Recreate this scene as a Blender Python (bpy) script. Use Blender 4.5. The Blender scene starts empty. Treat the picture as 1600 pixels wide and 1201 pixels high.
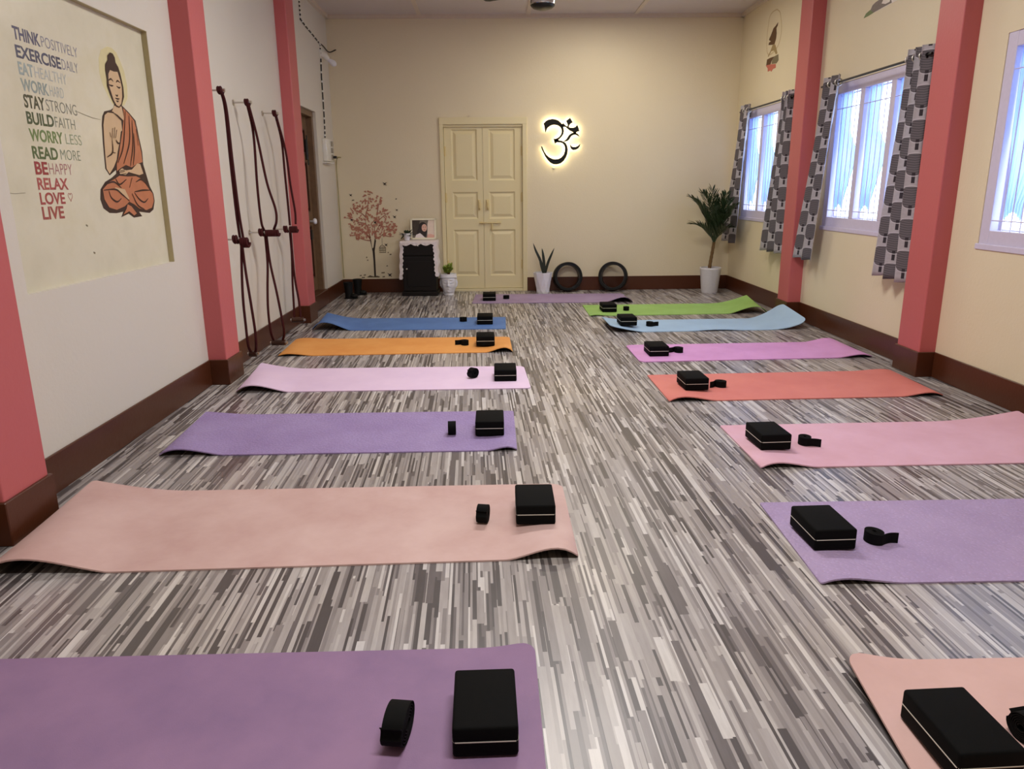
LED = 14.0
SKY = 4.6
EXPO = 0.2
PORTAL = False
LAMPS = [('ceiling_lamp_near', (.4, 1.2, 3.02), 1.2, .3, 58, (1, .97, .93)), ('ceiling_lamp_middle', (.4, 4.6, 3.02), 1.2, .3, 58, (1, .97, .93)), ('ceiling_lamp_far', (1.2, 7.7, 3.02), 1.0, .3, 26, (1, .90, .74))]
DATA = {'OM': {'upper': [(-0.19, 0.2103), (-0.1644, 0.2356), (-0.1337, 0.2506), (-0.0952, 0.2564), (-0.0566, 0.2519), (-0.0244, 0.2384), (0.0014, 0.2164), (0.0209, 0.1907), (0.0328, 0.1602), (0.0363, 0.1266), (0.0295, 0.0961), (0.0104, 0.0686), (-0.014, 0.0443), (-0.0326, 0.0303), (-0.0487, 0.02), (-0.063, 0.0293), (-0.0553, 0.0415), (-0.0295, 0.0518), (-0.007, 0.0669), (0.0121, 0.0931), (0.0183, 0.1237), (0.0135, 0.1542), (-0.0015, 0.1756), (-0.0241, 0.191), (-0.0563, 0.2003), (-0.0885, 0.2005), (-0.1205, 0.1886), (-0.1462, 0.1705), (-0.1603, 0.1481), (-0.1698, 0.12), (-0.1764, 0.1494), (-0.1797, 0.1799)], 'knot': [(-0.0734, 0.0429), (-0.0488, 0.0384), (-0.0295, 0.0413), (-0.0216, 0.0247), (-0.0422, 0.0076), (-0.0628, -0.0027)], 'lower': [(-0.0423, 0.0285), (-0.0099, 0.024), (0.0289, 0.0145), (0.0582, -0.0042), (0.076, -0.0363), (0.0829, -0.0734), (0.0788, -0.1167), (0.063, -0.16), (0.0373, -0.1972), (0.005, -0.2218), (-0.034, -0.234), (-0.0731, -0.2325), (-0.1122, -0.2147), (-0.1449, -0.1833), (-0.171, -0.1459), (-0.1938, -0.0992), (-0.2101, -0.0682), (-0.2179, -0.0404), (-0.2114, -0.0404), (-0.2023, -0.0621), (-0.1854, -0.0993), (-0.1633, -0.1304), (-0.132, -0.1586), (-0.0929, -0.1775), (-0.0539, -0.184), (-0.0149, -0.1781), (0.0175, -0.1597), (0.0432, -0.1289), (0.0571, -0.0918), (0.0587, -0.0547), (0.0487, -0.0238), (0.0291, -0.0021), (0.0031, 0.0073), (-0.0292, 0.0094)], 'arm': [(0.008, 0.1981), (0.0323, 0.2101), (0.0531, 0.1887), (0.079, 0.1733), (0.1113, 0.1627), (0.1436, 0.1606), (0.1725, 0.1684), (0.1915, 0.1883), (0.2029, 0.1621), (0.2136, 0.1297), (0.1924, 0.1243), (0.1777, 0.1134), (0.1767, 0.0932), (0.154, 0.1013), (0.1571, 0.1135), (0.1311, 0.1259), (0.1052, 0.1383), (0.0792, 0.1586), (0.0597, 0.177), (0.0404, 0.1772), (0.0243, 0.1773)], 'tail': [(0.0289, 0.0182), (0.0547, 0.0241), (0.0739, 0.0406), (0.0898, 0.065), (0.1058, 0.0864), (0.1282, 0.1015), (0.1539, 0.1105), (0.183, 0.1024), (0.2026, 0.09), (0.2158, 0.0703), (0.1949, 0.0821), (0.1735, 0.0926), (0.1509, 0.0897), (0.1284, 0.0789), (0.1125, 0.0606), (0.0966, 0.0361), (0.0774, 0.0228), (0.0548, 0.018)], 'dot': [(0.1089, 0.266), (0.1351, 0.2234), (0.1108, 0.2083), (0.0969, 0.1902), (0.0919, 0.172), (0.079, 0.1733), (0.0885, 0.1927), (0.0687, 0.2378)], 'crescent': [(0.1154, -0.0231), (0.1299, -0.0429), (0.1494, -0.0504), (0.1754, -0.0494), (0.2012, -0.0403), (0.2261, -0.0177), (0.2206, -0.0386), (0.2047, -0.0601), (0.1789, -0.0735), (0.1498, -0.0776), (0.1302, -0.0657), (0.1189, -0.0471)]}, 'BUD': [('halo', 'halo', [(3.9302, 1.8781), (3.8663, 1.8524), (3.8311, 1.8075), (3.8207, 1.7437), (3.8355, 1.6995), (3.8706, 1.6502), (3.9042, 1.6164), (3.9532, 1.6059), (4.0353, 1.6229), (4.0761, 1.6592), (4.0888, 1.7105), (4.0806, 1.7766), (4.0549, 1.8217), (4.0218, 1.8647), (3.9744, 1.8805)]), ('body_outline', 'dark', [(3.926, 1.6152), (3.9992, 1.6192), (4.0659, 1.5921), (4.133, 1.5563), (4.1375, 1.5235), (4.1395, 1.5283), (4.1472, 1.4755), (4.1633, 1.4017), (4.1562, 1.3385), (4.2, 1.2286), (4.2338, 1.1895), (4.2374, 1.15), (4.2085, 1.1045), (4.1583, 1.0881), (4.0357, 1.0986), (4.0664, 1.0744), (3.972, 1.0706), (3.9198, 1.0918), (3.8374, 1.0772), (3.8666, 1.1036), (3.7975, 1.0985), (3.7291, 1.1014), (3.6768, 1.1245), (3.66, 1.1666), (3.6755, 1.2119), (3.7281, 1.2462), (3.7976, 1.2661), (3.8486, 1.2864), (3.8513, 1.3041), (3.7805, 1.2767), (3.7476, 1.3074), (3.7526, 1.3567), (3.7608, 1.4323), (3.7736, 1.5078), (3.7896, 1.5478), (3.8157, 1.572), (3.8804, 1.585), (3.9094, 1.5963)]), ('arm_skin', 'skin', [(3.8142, 1.555), (3.847, 1.5699), (3.9097, 1.5723), (3.9728, 1.5429), (3.9708, 1.4968), (3.9549, 1.4907), (3.9267, 1.4381), (3.8914, 1.3894), (3.8725, 1.3535), (3.8329, 1.3172), (3.7828, 1.2844), (3.7602, 1.3077), (3.7645, 1.3572), (3.775, 1.4332), (3.7895, 1.509)]), ('neck_skin', 'skin', [(3.9245, 1.6099), (3.997, 1.612), (4.0071, 1.5671), (4.0006, 1.5453), (3.9422, 1.5683), (3.8896, 1.579)]), ('robe', 'robe', [(4.0108, 1.6063), (4.0637, 1.5847), (4.1154, 1.553), (4.123, 1.5224), (4.1252, 1.5272), (4.1329, 1.4746), (4.1488, 1.401), (4.1483, 1.3509), (4.0687, 1.3359), (4.0185, 1.3202), (3.9595, 1.3307), (3.9032, 1.3152), (3.8579, 1.2984), (3.8667, 1.3338), (3.8917, 1.362), (3.9263, 1.4224), (3.9747, 1.5), (3.9791, 1.5116), (4.0095, 1.5673)]), ('lap', 'robe', [(3.6947, 1.2118), (3.7677, 1.2465), (3.8292, 1.2627), (3.8751, 1.2771), (3.9604, 1.2744), (4.0515, 1.2778), (4.122, 1.2621), (4.1849, 1.2113), (4.2206, 1.1896), (4.2252, 1.1502), (4.1916, 1.1159), (4.1237, 1.1047), (4.0407, 1.1153), (3.9917, 1.1373), (3.9416, 1.1506), (3.8871, 1.1293), (3.8021, 1.1142), (3.7326, 1.127), (3.6968, 1.1661)]), ('hem', 'robe', [(3.9204, 1.1387), (3.9572, 1.1277), (4.0056, 1.0912), (3.9752, 1.0817), (3.9278, 1.1038), (3.8625, 1.0896), (3.9002, 1.1148)]), ('foot_skin', 'skin', [(3.813, 1.2215), (3.9113, 1.2116), (3.9458, 1.1648), (3.9226, 1.161), (3.8663, 1.1898), (3.8178, 1.2098)]), ('forearm_skin', 'skin', [(4.0846, 1.3426), (4.1164, 1.3394), (4.1385, 1.2918), (4.0904, 1.2834), (4.0365, 1.2891), (3.9759, 1.2969), (3.9408, 1.2821), (3.8817, 1.2851), (3.8779, 1.3008), (3.9112, 1.3134), (3.9517, 1.3044), (4.0154, 1.3099)]), ('hair', 'dark', [(3.9485, 1.8544), (3.9754, 1.8537), (3.9914, 1.8377), (3.9924, 1.8157), (4.0136, 1.7983), (4.0279, 1.7693), (4.0344, 1.7388), (4.0403, 1.7064), (4.035, 1.6618), (3.9992, 1.6192), (3.9675, 1.6028), (3.9346, 1.6064), (3.9099, 1.6307), (3.8901, 1.6625), (3.875, 1.6945), (3.882, 1.7256), (3.8794, 1.7653), (3.886, 1.7929), (3.9155, 1.8157), (3.9194, 1.8363)]), ('face_skin', 'skin', [(3.9243, 1.7717), (3.9602, 1.7694), (3.9989, 1.7738), (4.016, 1.7364), (4.0224, 1.7059), (4.0133, 1.6594), (3.9941, 1.6257), (3.9678, 1.6091), (3.9419, 1.6134), (3.9203, 1.6335), (3.9029, 1.6742), (3.8929, 1.6967), (3.8969, 1.7275), (3.9026, 1.7518)])], 'BUDL': [[(4.0267, 1.5937), (3.9566, 1.424), (3.8762, 1.338)], [(4.061, 1.5755), (4.0293, 1.448), (3.935, 1.3359)], [(4.0876, 1.5561), (4.0598, 1.4295), (4.0022, 1.3258)], [(4.0873, 1.492), (4.0722, 1.4098), (4.0352, 1.3308)], [(4.1215, 1.5147), (4.1205, 1.4327)], [(3.7473, 1.2041), (3.7622, 1.173), (3.8134, 1.1527), (3.8599, 1.1679)], [(4.0087, 1.195), (4.0543, 1.1613), (4.1067, 1.1457), (4.1561, 1.1642)], [(3.9803, 1.1911), (4.027, 1.1324), (4.096, 1.1097)], [(3.8292, 1.2627), (3.8628, 1.2354), (3.9386, 1.26)], [(4.0033, 1.2689), (3.962, 1.2197)], [(3.7013, 1.208), (3.8142, 1.2117), (3.8742, 1.1877), (3.9428, 1.1546)], [(4.0099, 1.1991), (4.1057, 1.2072), (4.1936, 1.207)], [(3.7247, 1.2347), (3.8082, 1.2469), (3.8751, 1.2196)], [(3.8853, 1.2832), (3.947, 1.2883)], [(4.0429, 1.2488), (4.1029, 1.2619), (4.163, 1.237)], [(3.8412, 1.4561), (3.8358, 1.4786)], [(3.8496, 1.449), (3.8703, 1.5001)], [(3.869, 1.454), (3.894, 1.5057)], [(3.8858, 1.4551), (3.91, 1.4953)], [(3.8507, 1.4471), (3.8371, 1.3869), (3.7776, 1.3615)], [(3.8876, 1.4475), (3.9041, 1.4329), (3.9298, 1.4343)], [(3.865, 1.3843), (3.8371, 1.3869)], [(3.8928, 1.5776), (3.966, 1.5459)], [(3.8911, 1.7201), (3.9195, 1.7305), (3.941, 1.7215)], [(3.8892, 1.7013), (3.9139, 1.6993), (3.9352, 1.702)], [(3.9685, 1.7216), (3.9862, 1.7308), (4.011, 1.7247)], [(3.9669, 1.7035), (3.9919, 1.6987), (4.0066, 1.7047)], [(3.9386, 1.6452), (3.9606, 1.6438), (3.9804, 1.6466)], [(3.9448, 1.6613), (3.9594, 1.6575), (3.9704, 1.6643)], [(3.9441, 1.6337), (3.957, 1.6316), (3.9696, 1.6357)], [(3.8707, 1.2908), (3.9331, 1.3)], [(3.8815, 1.2989), (3.9442, 1.3082)]], 'ROPE': [{'top': (-1.722, 5.0839, 1.8173), 'mid': [(-1.722, 5.1136, 0.8841), (-1.673, 5.1136, 0.8625)], 'bot': [(-1.722, 5.1671, 0.0907), (-1.7001, 5.1671, 0.0858)], 'strands': [[(-1.722, 5.0839, 1.8173), (-1.722, 5.1305, 1.7031), (-1.722, 5.1323, 1.3947), (-1.722, 5.1443, 1.0673), (-1.722, 5.1672, 0.8891)], [(-1.718, 5.0839, 1.8173), (-1.7138, 5.1305, 1.703), (-1.7095, 5.1323, 1.3946), (-1.705, 5.1443, 1.0671), (-1.7005, 5.1672, 0.8889)], [(-1.722, 5.1828, 0.8539), (-1.722, 5.1309, 0.6428), (-1.722, 5.1047, 0.4715), (-1.722, 5.1067, 0.3026), (-1.722, 5.1168, 0.1564), (-1.722, 5.1806, 0.0877)], [(-1.7177, 5.1828, 0.8538), (-1.6956, 5.1361, 0.6636), (-1.67, 5.1052, 0.4267), (-1.6627, 5.1105, 0.2473), (-1.6798, 5.1434, 0.1274), (-1.7085, 5.1806, 0.0875)]]}, {'top': (-1.722, 5.6126, 1.8003), 'mid': [(-1.722, 5.691, 0.8981), (-1.6264, 5.691, 0.9065)], 'bot': [(-1.722, 5.7084, 0.0533), (-1.6471, 5.7084, 0.0625)], 'strands': [[(-1.722, 5.5954, 1.7901), (-1.722, 5.6773, 1.5906), (-1.722, 5.6562, 1.2344), (-1.722, 5.6702, 0.9829), (-1.722, 5.7269, 0.9102)], [(-1.7131, 5.5954, 1.79), (-1.6963, 5.676, 1.5684), (-1.6508, 5.6575, 1.2564), (-1.6089, 5.6651, 1.0742), (-1.6092, 5.6702, 0.9818), (-1.6476, 5.7193, 0.9193)], [(-1.722, 5.7355, 0.8862), (-1.722, 5.7336, 0.6718), (-1.722, 5.6749, 0.4851), (-1.722, 5.6395, 0.3198), (-1.722, 5.6545, 0.1544), (-1.722, 5.7263, 0.0548)], [(-1.7125, 5.7355, 0.8861), (-1.7027, 5.7336, 0.6716), (-1.6553, 5.6698, 0.4608), (-1.6264, 5.644, 0.2688), (-1.6231, 5.6629, 0.1415), (-1.6609, 5.7221, 0.0599)]]}, {'top': (-1.722, 6.2924, 1.7907), 'mid': [(-1.722, 6.3637, 0.8866), (-1.6624, 6.3637, 0.9017)], 'bot': [(-1.722, 6.3255, 0.1275), (-1.6509, 6.3255, 0.1321)], 'strands': [[(-1.722, 6.2893, 1.7808), (-1.722, 6.4129, 1.59), (-1.722, 6.4292, 1.3393), (-1.722, 6.446, 1.0819), (-1.722, 6.453, 0.9137)], [(-1.717, 6.2893, 1.7808), (-1.6986, 6.4178, 1.5153), (-1.685, 6.4359, 1.2368), (-1.6683, 6.4482, 1.0291), (-1.6727, 6.4526, 0.9238)], [(-1.722, 6.4363, 0.8616), (-1.722, 6.4332, 0.659), (-1.722, 6.3862, 0.4475), (-1.722, 6.3676, 0.2586), (-1.722, 6.3472, 0.1293)], [(-1.7166, 6.4363, 0.8616), (-1.7044, 6.398, 0.5002), (-1.677, 6.3703, 0.2852), (-1.6671, 6.3489, 0.1394)]]}], 'WIRE1': [(7.8066, 2.9903), (7.7984, 2.9277), (7.7993, 2.8558), (7.7982, 2.7774), (8.0154, 2.752), (8.2756, 2.7304), (8.539, 2.7044), (8.6095, 2.6917), (8.5788, 2.5985)], 'WIRE2': [(8.5932, 2.5504), (8.5636, 2.3683), (8.5614, 2.1756), (8.5592, 1.9806), (8.547, 1.8486), (8.5297, 1.7485)], 'CABLE': [(-1.8044, 1.5179), (-1.8204, 1.175), (-1.8203, 0.957), (-1.8103, 0.8836), (-1.8377, 0.5876), (-1.8453, 0.3621), (-1.8306, 0.2404), (-1.8041, 0.179)], 'GAN': [('figure', 'brown', [(7.8959, 2.7543), (7.9027, 2.724), (7.9331, 2.7067), (7.9168, 2.6572), (7.9203, 2.6112), (7.9532, 2.5643), (8.0159, 2.5692), (8.1273, 2.5854), (8.1139, 2.6071), (8.0605, 2.6097), (8.1251, 2.633), (8.1055, 2.6504), (8.0815, 2.664), (8.0489, 2.6934), (8.0147, 2.7223), (7.9565, 2.7344)]), ('sash', 'tan', [(7.9988, 2.5722), (7.9308, 2.5575), (7.8535, 2.4655), (7.8953, 2.4606), (7.9541, 2.5056), (8.0298, 2.5121), (8.1016, 2.4698), (8.1219, 2.479), (8.0577, 2.5168)]), ('drum', 'brown', [(8.134, 2.4506), (8.0525, 2.453), (7.9273, 2.4481), (7.9921, 2.4226), (8.0287, 2.3863), (8.0996, 2.3787), (8.15, 2.3983)]), ('shade', 'grey', [(7.9273, 2.4481), (7.8249, 2.4522), (7.8085, 2.3942), (7.8584, 2.3726), (7.993, 2.3869), (7.9836, 2.4243)]), ('lotus', 'pink', [(8.1589, 2.3966), (8.0294, 2.3894), (7.8749, 2.3692), (7.8703, 2.3331), (7.946, 2.3352), (7.9857, 2.3139), (8.0162, 2.3303), (8.0885, 2.3284), (8.0954, 2.3598)])], 'GANR': [(7.955, 2.8816), (8.0765, 2.8811), (8.1497, 2.8491), (8.1763, 2.7652), (8.1855, 2.6829), (8.1794, 2.5974), (8.1384, 2.5119), (8.0415, 2.4842), (7.8745, 2.5216), (7.8053, 2.5905), (7.7933, 2.6856), (7.8307, 2.7785), (7.869, 2.8376)], 'FLW': [('edge', 'white_print', [(5.9234, 2.4261), (5.7552, 2.431), (5.5938, 2.4383), (5.6627, 2.474), (5.817, 2.502), (5.9191, 2.4752)]), ('leaf', 'leafg', [(6.0768, 2.4194), (6.0456, 2.4461), (5.9869, 2.4574), (5.9349, 2.4411), (5.9239, 2.428), (6.0027, 2.4208)]), ('grey_body', 'mauve', [(5.9784, 2.4556), (5.9525, 2.4825), (5.9078, 2.4941), (5.862, 2.4981), (5.8562, 2.5389), (5.7482, 2.5278), (5.6805, 2.4576), (5.6686, 2.4379), (5.7563, 2.4357), (5.9238, 2.4276)]), ('petal', 'white_print', [(5.8159, 2.4651), (5.7976, 2.4837), (5.7868, 2.5022), (5.7163, 2.4862), (5.6958, 2.461), (5.7005, 2.4501), (5.7594, 2.4493)])], 'TREE': {'trunk': [(-1.4445, 0.1917), (-1.4241, 0.1914), (-1.4217, 0.3839), (-1.4227, 0.4944), (-1.4009, 0.6139), (-1.4144, 0.6438), (-1.4356, 0.5345), (-1.4513, 0.5247), (-1.4602, 0.6344), (-1.4747, 0.6444), (-1.4597, 0.5547), (-1.4485, 0.4846), (-1.4445, 0.3741)], 'branches': [[(-1.4658, 0.6245), (-1.507, 0.6943), (-1.5743, 0.7444), (-1.6632, 0.765)], [(-1.4714, 0.6146), (-1.5412, 0.6253), (-1.5997, 0.6556), (-1.6568, 0.7057)], [(-1.4647, 0.6443), (-1.4847, 0.7336), (-1.5101, 0.8127), (-1.5105, 0.8911)], [(-1.4647, 0.6443), (-1.517, 0.6944), (-1.6137, 0.7546), (-1.7122, 0.7802)], [(-1.4099, 0.6339), (-1.3686, 0.6533), (-1.265, 0.7117), (-1.1426, 0.75)], [(-1.4094, 0.6438), (-1.3955, 0.713), (-1.3406, 0.8012), (-1.259, 0.8299)], [(-1.4094, 0.6438), (-1.4145, 0.7329), (-1.389, 0.8312), (-1.3747, 0.9094)], [(-1.5105, 0.8911), (-1.5531, 0.9306), (-1.6017, 0.9505), (-1.6478, 1.0093)], [(-1.5105, 0.8911), (-1.4794, 0.9981), (-1.4573, 1.1238)], [(-1.3747, 0.9094), (-1.3485, 1.0261), (-1.3145, 1.1033)], [(-1.379, 0.8311), (-1.2954, 0.8989), (-1.2131, 0.947)], [(-1.5101, 0.8127), (-1.5989, 0.8332), (-1.6963, 0.8733), (-1.7658, 0.8788)], [(-1.3611, 0.7916), (-1.262, 0.7709), (-1.2018, 0.7703)], [(-1.3268, 0.6826), (-1.2474, 0.662), (-1.1871, 0.6614)]], 'cage': [(-1.365, 0.5338), (-1.3488, 0.5536), (-1.3331, 0.5634), (-1.3135, 0.5532), (-1.2923, 0.533), (-1.2924, 0.473), (-1.3682, 0.4738)], 'cageh': [(-1.3289, 0.643), (-1.3311, 0.5634)], 'birds': [[(-1.29, 1.2853), (-1.267, 1.2714), (-1.2369, 1.2803), (-1.2556, 1.2621), (-1.2412, 1.2436), (-1.262, 1.2529), (-1.2789, 1.2485), (-1.2734, 1.2622)], [(-1.6856, 1.1559), (-1.6685, 1.1453), (-1.6458, 1.1521), (-1.66, 1.1383), (-1.6493, 1.1244), (-1.6649, 1.1314), (-1.6776, 1.1281), (-1.6734, 1.1384)], [(-1.1901, 0.9057), (-1.1707, 0.8938), (-1.1454, 0.9014), (-1.1611, 0.8859), (-1.1489, 0.8701), (-1.1665, 0.8781), (-1.1807, 0.8743), (-1.1761, 0.886)], [(-1.6937, 0.8744), (-1.6764, 0.8637), (-1.6535, 0.8705), (-1.6679, 0.8566), (-1.6571, 0.8423), (-1.6728, 0.8496), (-1.6856, 0.8461), (-1.6814, 0.8567)], [(-1.4233, 0.8443), (-1.404, 0.8323), (-1.3785, 0.8399), (-1.3944, 0.8243), (-1.3822, 0.8085), (-1.3998, 0.8165), (-1.4141, 0.8127), (-1.4094, 0.8245)], [(-1.3044, 0.5813), (-1.2869, 0.5703), (-1.2638, 0.5773), (-1.2782, 0.5631), (-1.2671, 0.5486), (-1.2831, 0.5559), (-1.296, 0.5525), (-1.2918, 0.5632)], [(-1.2869, 0.2341), (-1.2612, 0.2179), (-1.2276, 0.2281), (-1.2485, 0.2072), (-1.2323, 0.1858), (-1.2556, 0.1967), (-1.2745, 0.1916), (-1.2684, 0.2074)], [(-1.1541, 0.9782), (-1.1406, 0.9699), (-1.1229, 0.9752), (-1.1339, 0.9644), (-1.1253, 0.9534), (-1.1376, 0.959), (-1.1475, 0.9563), (-1.1443, 0.9645)]], 'crown': [(-1.4863, 1.2203), (-1.4193, 1.1813), (-1.3041, 1.1128), (-1.3087, 1.0257), (-1.2026, 0.9566), (-1.2165, 0.8786), (-1.1223, 0.7548), (-1.1971, 0.6615), (-1.3088, 0.6428), (-1.4697, 0.6444), (-1.6015, 0.6259), (-1.7195, 0.6667), (-1.7125, 0.7753), (-1.7658, 0.8788), (-1.7317, 0.942), (-1.6367, 1.0287), (-1.5322, 1.1148)], 'ground': [(-1.5367, 0.1825), (-1.4946, 0.2075), (-1.4547, 0.1918), (-1.4134, 0.2015), (-1.3783, 0.1909), (-1.384, 0.1787)], 'bits': [[(-1.6193, 0.1977), (-1.6135, 0.2139), (-1.6065, 0.2087), (-1.5975, 0.2158), (-1.5948, 0.1995)], [(-1.5722, 0.2033), (-1.5655, 0.2195), (-1.5573, 0.2143), (-1.5469, 0.2213), (-1.5436, 0.205)], [(-1.5984, 0.173), (-1.5893, 0.1892), (-1.5774, 0.184), (-1.5627, 0.1909), (-1.5576, 0.1746)], [(-1.3493, 0.1804), (-1.3419, 0.1966), (-1.3324, 0.1914), (-1.3206, 0.1984), (-1.3166, 0.1821)], [(-1.361, 0.2284), (-1.3512, 0.2445), (-1.338, 0.2393), (-1.322, 0.2462), (-1.3161, 0.2299)], [(-1.1515, 1.0844), (-1.1468, 1.0999), (-1.1411, 1.095), (-1.1338, 1.1017), (-1.1315, 1.0862)], [(-1.6586, 1.0744), (-1.6517, 1.0898), (-1.6431, 1.0849), (-1.6323, 1.0916), (-1.6288, 1.0761)], [(-1.2503, 0.4444), (-1.2447, 0.4605), (-1.2376, 0.4554), (-1.2288, 0.4623), (-1.2259, 0.4462)], [(-1.5315, 0.4122), (-1.5273, 0.4283), (-1.5227, 0.4232), (-1.5167, 0.4302), (-1.5152, 0.4141)], [(-1.5213, 0.3789), (-1.5171, 0.395), (-1.5125, 0.3899), (-1.5065, 0.3969), (-1.505, 0.3808)], [(-1.2948, 0.3088), (-1.2903, 0.3249), (-1.285, 0.3198), (-1.2783, 0.3268), (-1.2764, 0.3106)], [(-1.2725, 0.4668), (-1.2688, 0.4828), (-1.2648, 0.4777), (-1.2595, 0.4847), (-1.2582, 0.4686)]]}}
import bpy, bmesh, math, random
from mathutils import Vector, Matrix
R = math.radians
scene = bpy.context.scene
COL = scene.collection
random.seed(7)

# ------------------------------------------------------------------ materials
def lin(c):
    return tuple(((v/255)/12.92 if v/255 <= .04045 else ((v/255+.055)/1.055)**2.4) for v in c) + (1,)

class NT:
    def __init__(s, name):
        s.m = bpy.data.materials.new(name); s.m.use_nodes = True
        s.t = s.m.node_tree; s.t.nodes.clear()
        s.out = s.t.nodes.new('ShaderNodeOutputMaterial')
    def n(s, typ, **kw):
        x = s.t.nodes.new(typ)
        for k, v in kw.items(): setattr(x, k, v)
        return x
    def link(s, a, b): s.t.links.new(a, b)
    def put(s, sock, v):
        if isinstance(v, bpy.types.NodeSocket): s.link(v, sock)
        else: sock.default_value = v
    def math(s, op, a, b=0.0, c=0.0):
        x = s.n('ShaderNodeMath', operation=op)
        s.put(x.inputs[0], a); s.put(x.inputs[1], b); s.put(x.inputs[2], c)
        return x.outputs[0]
    def mix(s, f, a, b):
        x = s.n('ShaderNodeMix', data_type='RGBA')
        s.put(x.inputs[0], f); s.put(x.inputs[6], a); s.put(x.inputs[7], b)
        return x.outputs[2]
    def xyz(s, v):
        x = s.n('ShaderNodeSeparateXYZ'); s.link(v, x.inputs[0]); return x.outputs
    def comb(s, a, b, c=0.0):
        x = s.n('ShaderNodeCombineXYZ'); s.put(x.inputs[0], a); s.put(x.inputs[1], b); s.put(x.inputs[2], c); return x.outputs[0]
    def white(s, v):
        x = s.n('ShaderNodeTexWhiteNoise', noise_dimensions='3D'); s.link(v, x.inputs['Vector']); return x.outputs['Value']
    def noise(s, scale, vec=None, detail=3.0, rough=.5):
        x = s.n('ShaderNodeTexNoise'); x.inputs['Scale'].default_value = scale
        x.inputs['Detail'].default_value = detail; x.inputs['Roughness'].default_value = rough
        if vec is not None: s.link(vec, x.inputs['Vector'])
        return x.outputs[0]
    def ramp(s, f, stops, interp='LINEAR'):
        x = s.n('ShaderNodeValToRGB'); x.color_ramp.interpolation = interp
        e = x.color_ramp.elements
        while len(e) < len(stops): e.new(.5)
        for i, (p, c) in enumerate(stops): e[i].position = p; e[i].color = c
        s.put(x.inputs[0], f); return x.outputs[0]
    def pos(s): return s.n('ShaderNodeNewGeometry').outputs['Position']
    def objco(s): return s.n('ShaderNodeTexCoord').outputs['Object']
    def uv(s): return s.n('ShaderNodeTexCoord').outputs['UV']
    def bump(s, h, strength=.3, dist=.002):
        x = s.n('ShaderNodeBump'); x.inputs['Strength'].default_value = strength; x.inputs['Distance'].default_value = dist
        s.link(h, x.inputs['Height']); return x.outputs[0]
    def bsdf(s, color, rough=.6, metal=0.0, spec=.5, normal=None, **kw):
        p = s.n('ShaderNodeBsdfPrincipled')
        s.put(p.inputs['Base Color'], color); s.put(p.inputs['Roughness'], rough)
        p.inputs['Metallic'].default_value = metal; p.inputs['Specular IOR Level'].default_value = spec
        if normal is not None: s.link(normal, p.inputs['Normal'])
        for k, v in kw.items(): s.put(p.inputs[k], v)
        s.link(p.outputs[0], s.out.inputs[0]); return p

def simple(name, rgb, rough=.6, metal=0.0, spec=.5, grain=.06, gscale=40, bump=0.0, bscale=200):
    t = NT(name); c = lin(rgb)
    nz = t.noise(gscale, t.objco())
    lo = tuple(v*(1-grain) for v in c[:3])+(1,); hi = tuple(min(1, v*(1+grain)) for v in c[:3])+(1,)
    col = t.mix(nz, lo, hi)
    nrm = t.bump(t.noise(bscale, t.objco()), bump, .002) if bump else None
    t.bsdf(col, rough, metal, spec, nrm); return t.m

def wall_paint(name, rgb, rough=.45, bump=.25, stain=.05, spec=.4):
    t = NT(name); c = lin(rgb); p = t.pos()
    big = t.noise(1.1, p, 4, .6); fine = t.noise(55, p, 3)
    lo = tuple(v*(1-stain) for v in c[:3])+(1,); hi = tuple(min(1, v*(1+stain*.6)) for v in c[:3])+(1,)
    col = t.mix(big, lo, hi)
    t.bsdf(col, rough, 0, spec, t.bump(t.math('ADD', t.math('MULTIPLY', big, 2.0), fine), bump, .004)); return t.m

M = {}
M['wall_left'] = wall_paint('left_wall_daylit_paint', (212, 206, 194), .5)  # cooler than the cream walls: bluish window light put into the colour
M['wall_back'] = wall_paint('back_wall_paint', (224, 212, 182), .42)
M['wall_right'] = wall_paint('right_wall_paint', (224, 212, 182), .5)
M['wall_front'] = wall_paint('front_wall_paint', (216, 204, 180), .5)
M['pillar'] = wall_paint('coral_pink_paint', (190, 98, 99), .42, .2, .06)
M['ceiling'] = wall_paint('ceiling_board', (206, 196, 192), .6, .1, .03)
M['batten'] = simple('ceiling_batten', (212, 198, 180), .5)
M['baseboard'] = wall_paint('dark_brown_gloss', (78, 40, 22), .32, .15, .15)
M['cream_door'] = wall_paint('cream_door_enamel', (224, 212, 170), .34, .12, .03)
M['wood_door'] = simple('varnished_brown_wood', (112, 86, 62), .4, grain=.3, gscale=14)
M['dark_wood'] = simple('dark_stained_wood', (62, 34, 22), .4, grain=.25, gscale=18)
M['cabinet'] = simple('espresso_laminate', (14, 9, 8), .5, spec=.3, grain=.2, gscale=12)
M['black_foam'] = simple('black_eva_foam', (6, 6, 6), .8, spec=.12, grain=.15, gscale=160, bump=.15, bscale=400)
M['black_web'] = simple('black_cotton_webbing', (6, 6, 6), .8, spec=.15, grain=.3, gscale=300, bump=.4, bscale=700)
M['underside'] = simple('charcoal_mat_underside', (24, 21, 24), .8, spec=.2)  # one charcoal colour for the lower faces of all mats
M['stripe'] = simple('white_stripe', (215, 212, 200), .6)
M['black'] = simple('black_plastic', (14, 13, 13), .4)
M['black_matte'] = simple('black_rubber', (8, 8, 8), .6, spec=.3)
M['white_gloss'] = simple('white_ceramic', (228, 228, 234), .3)
M['white_plastic'] = simple('white_plastic', (226, 224, 216), .35)
M['grey_plastic'] = simple('grey_socket', (150, 142, 128), .4)
M['window_paint'] = simple('lavender_white_window_paint', (206, 200, 222), .4)
M['metal'] = simple('brushed_steel', (200, 195, 188), .3, metal=1.0)
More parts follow.
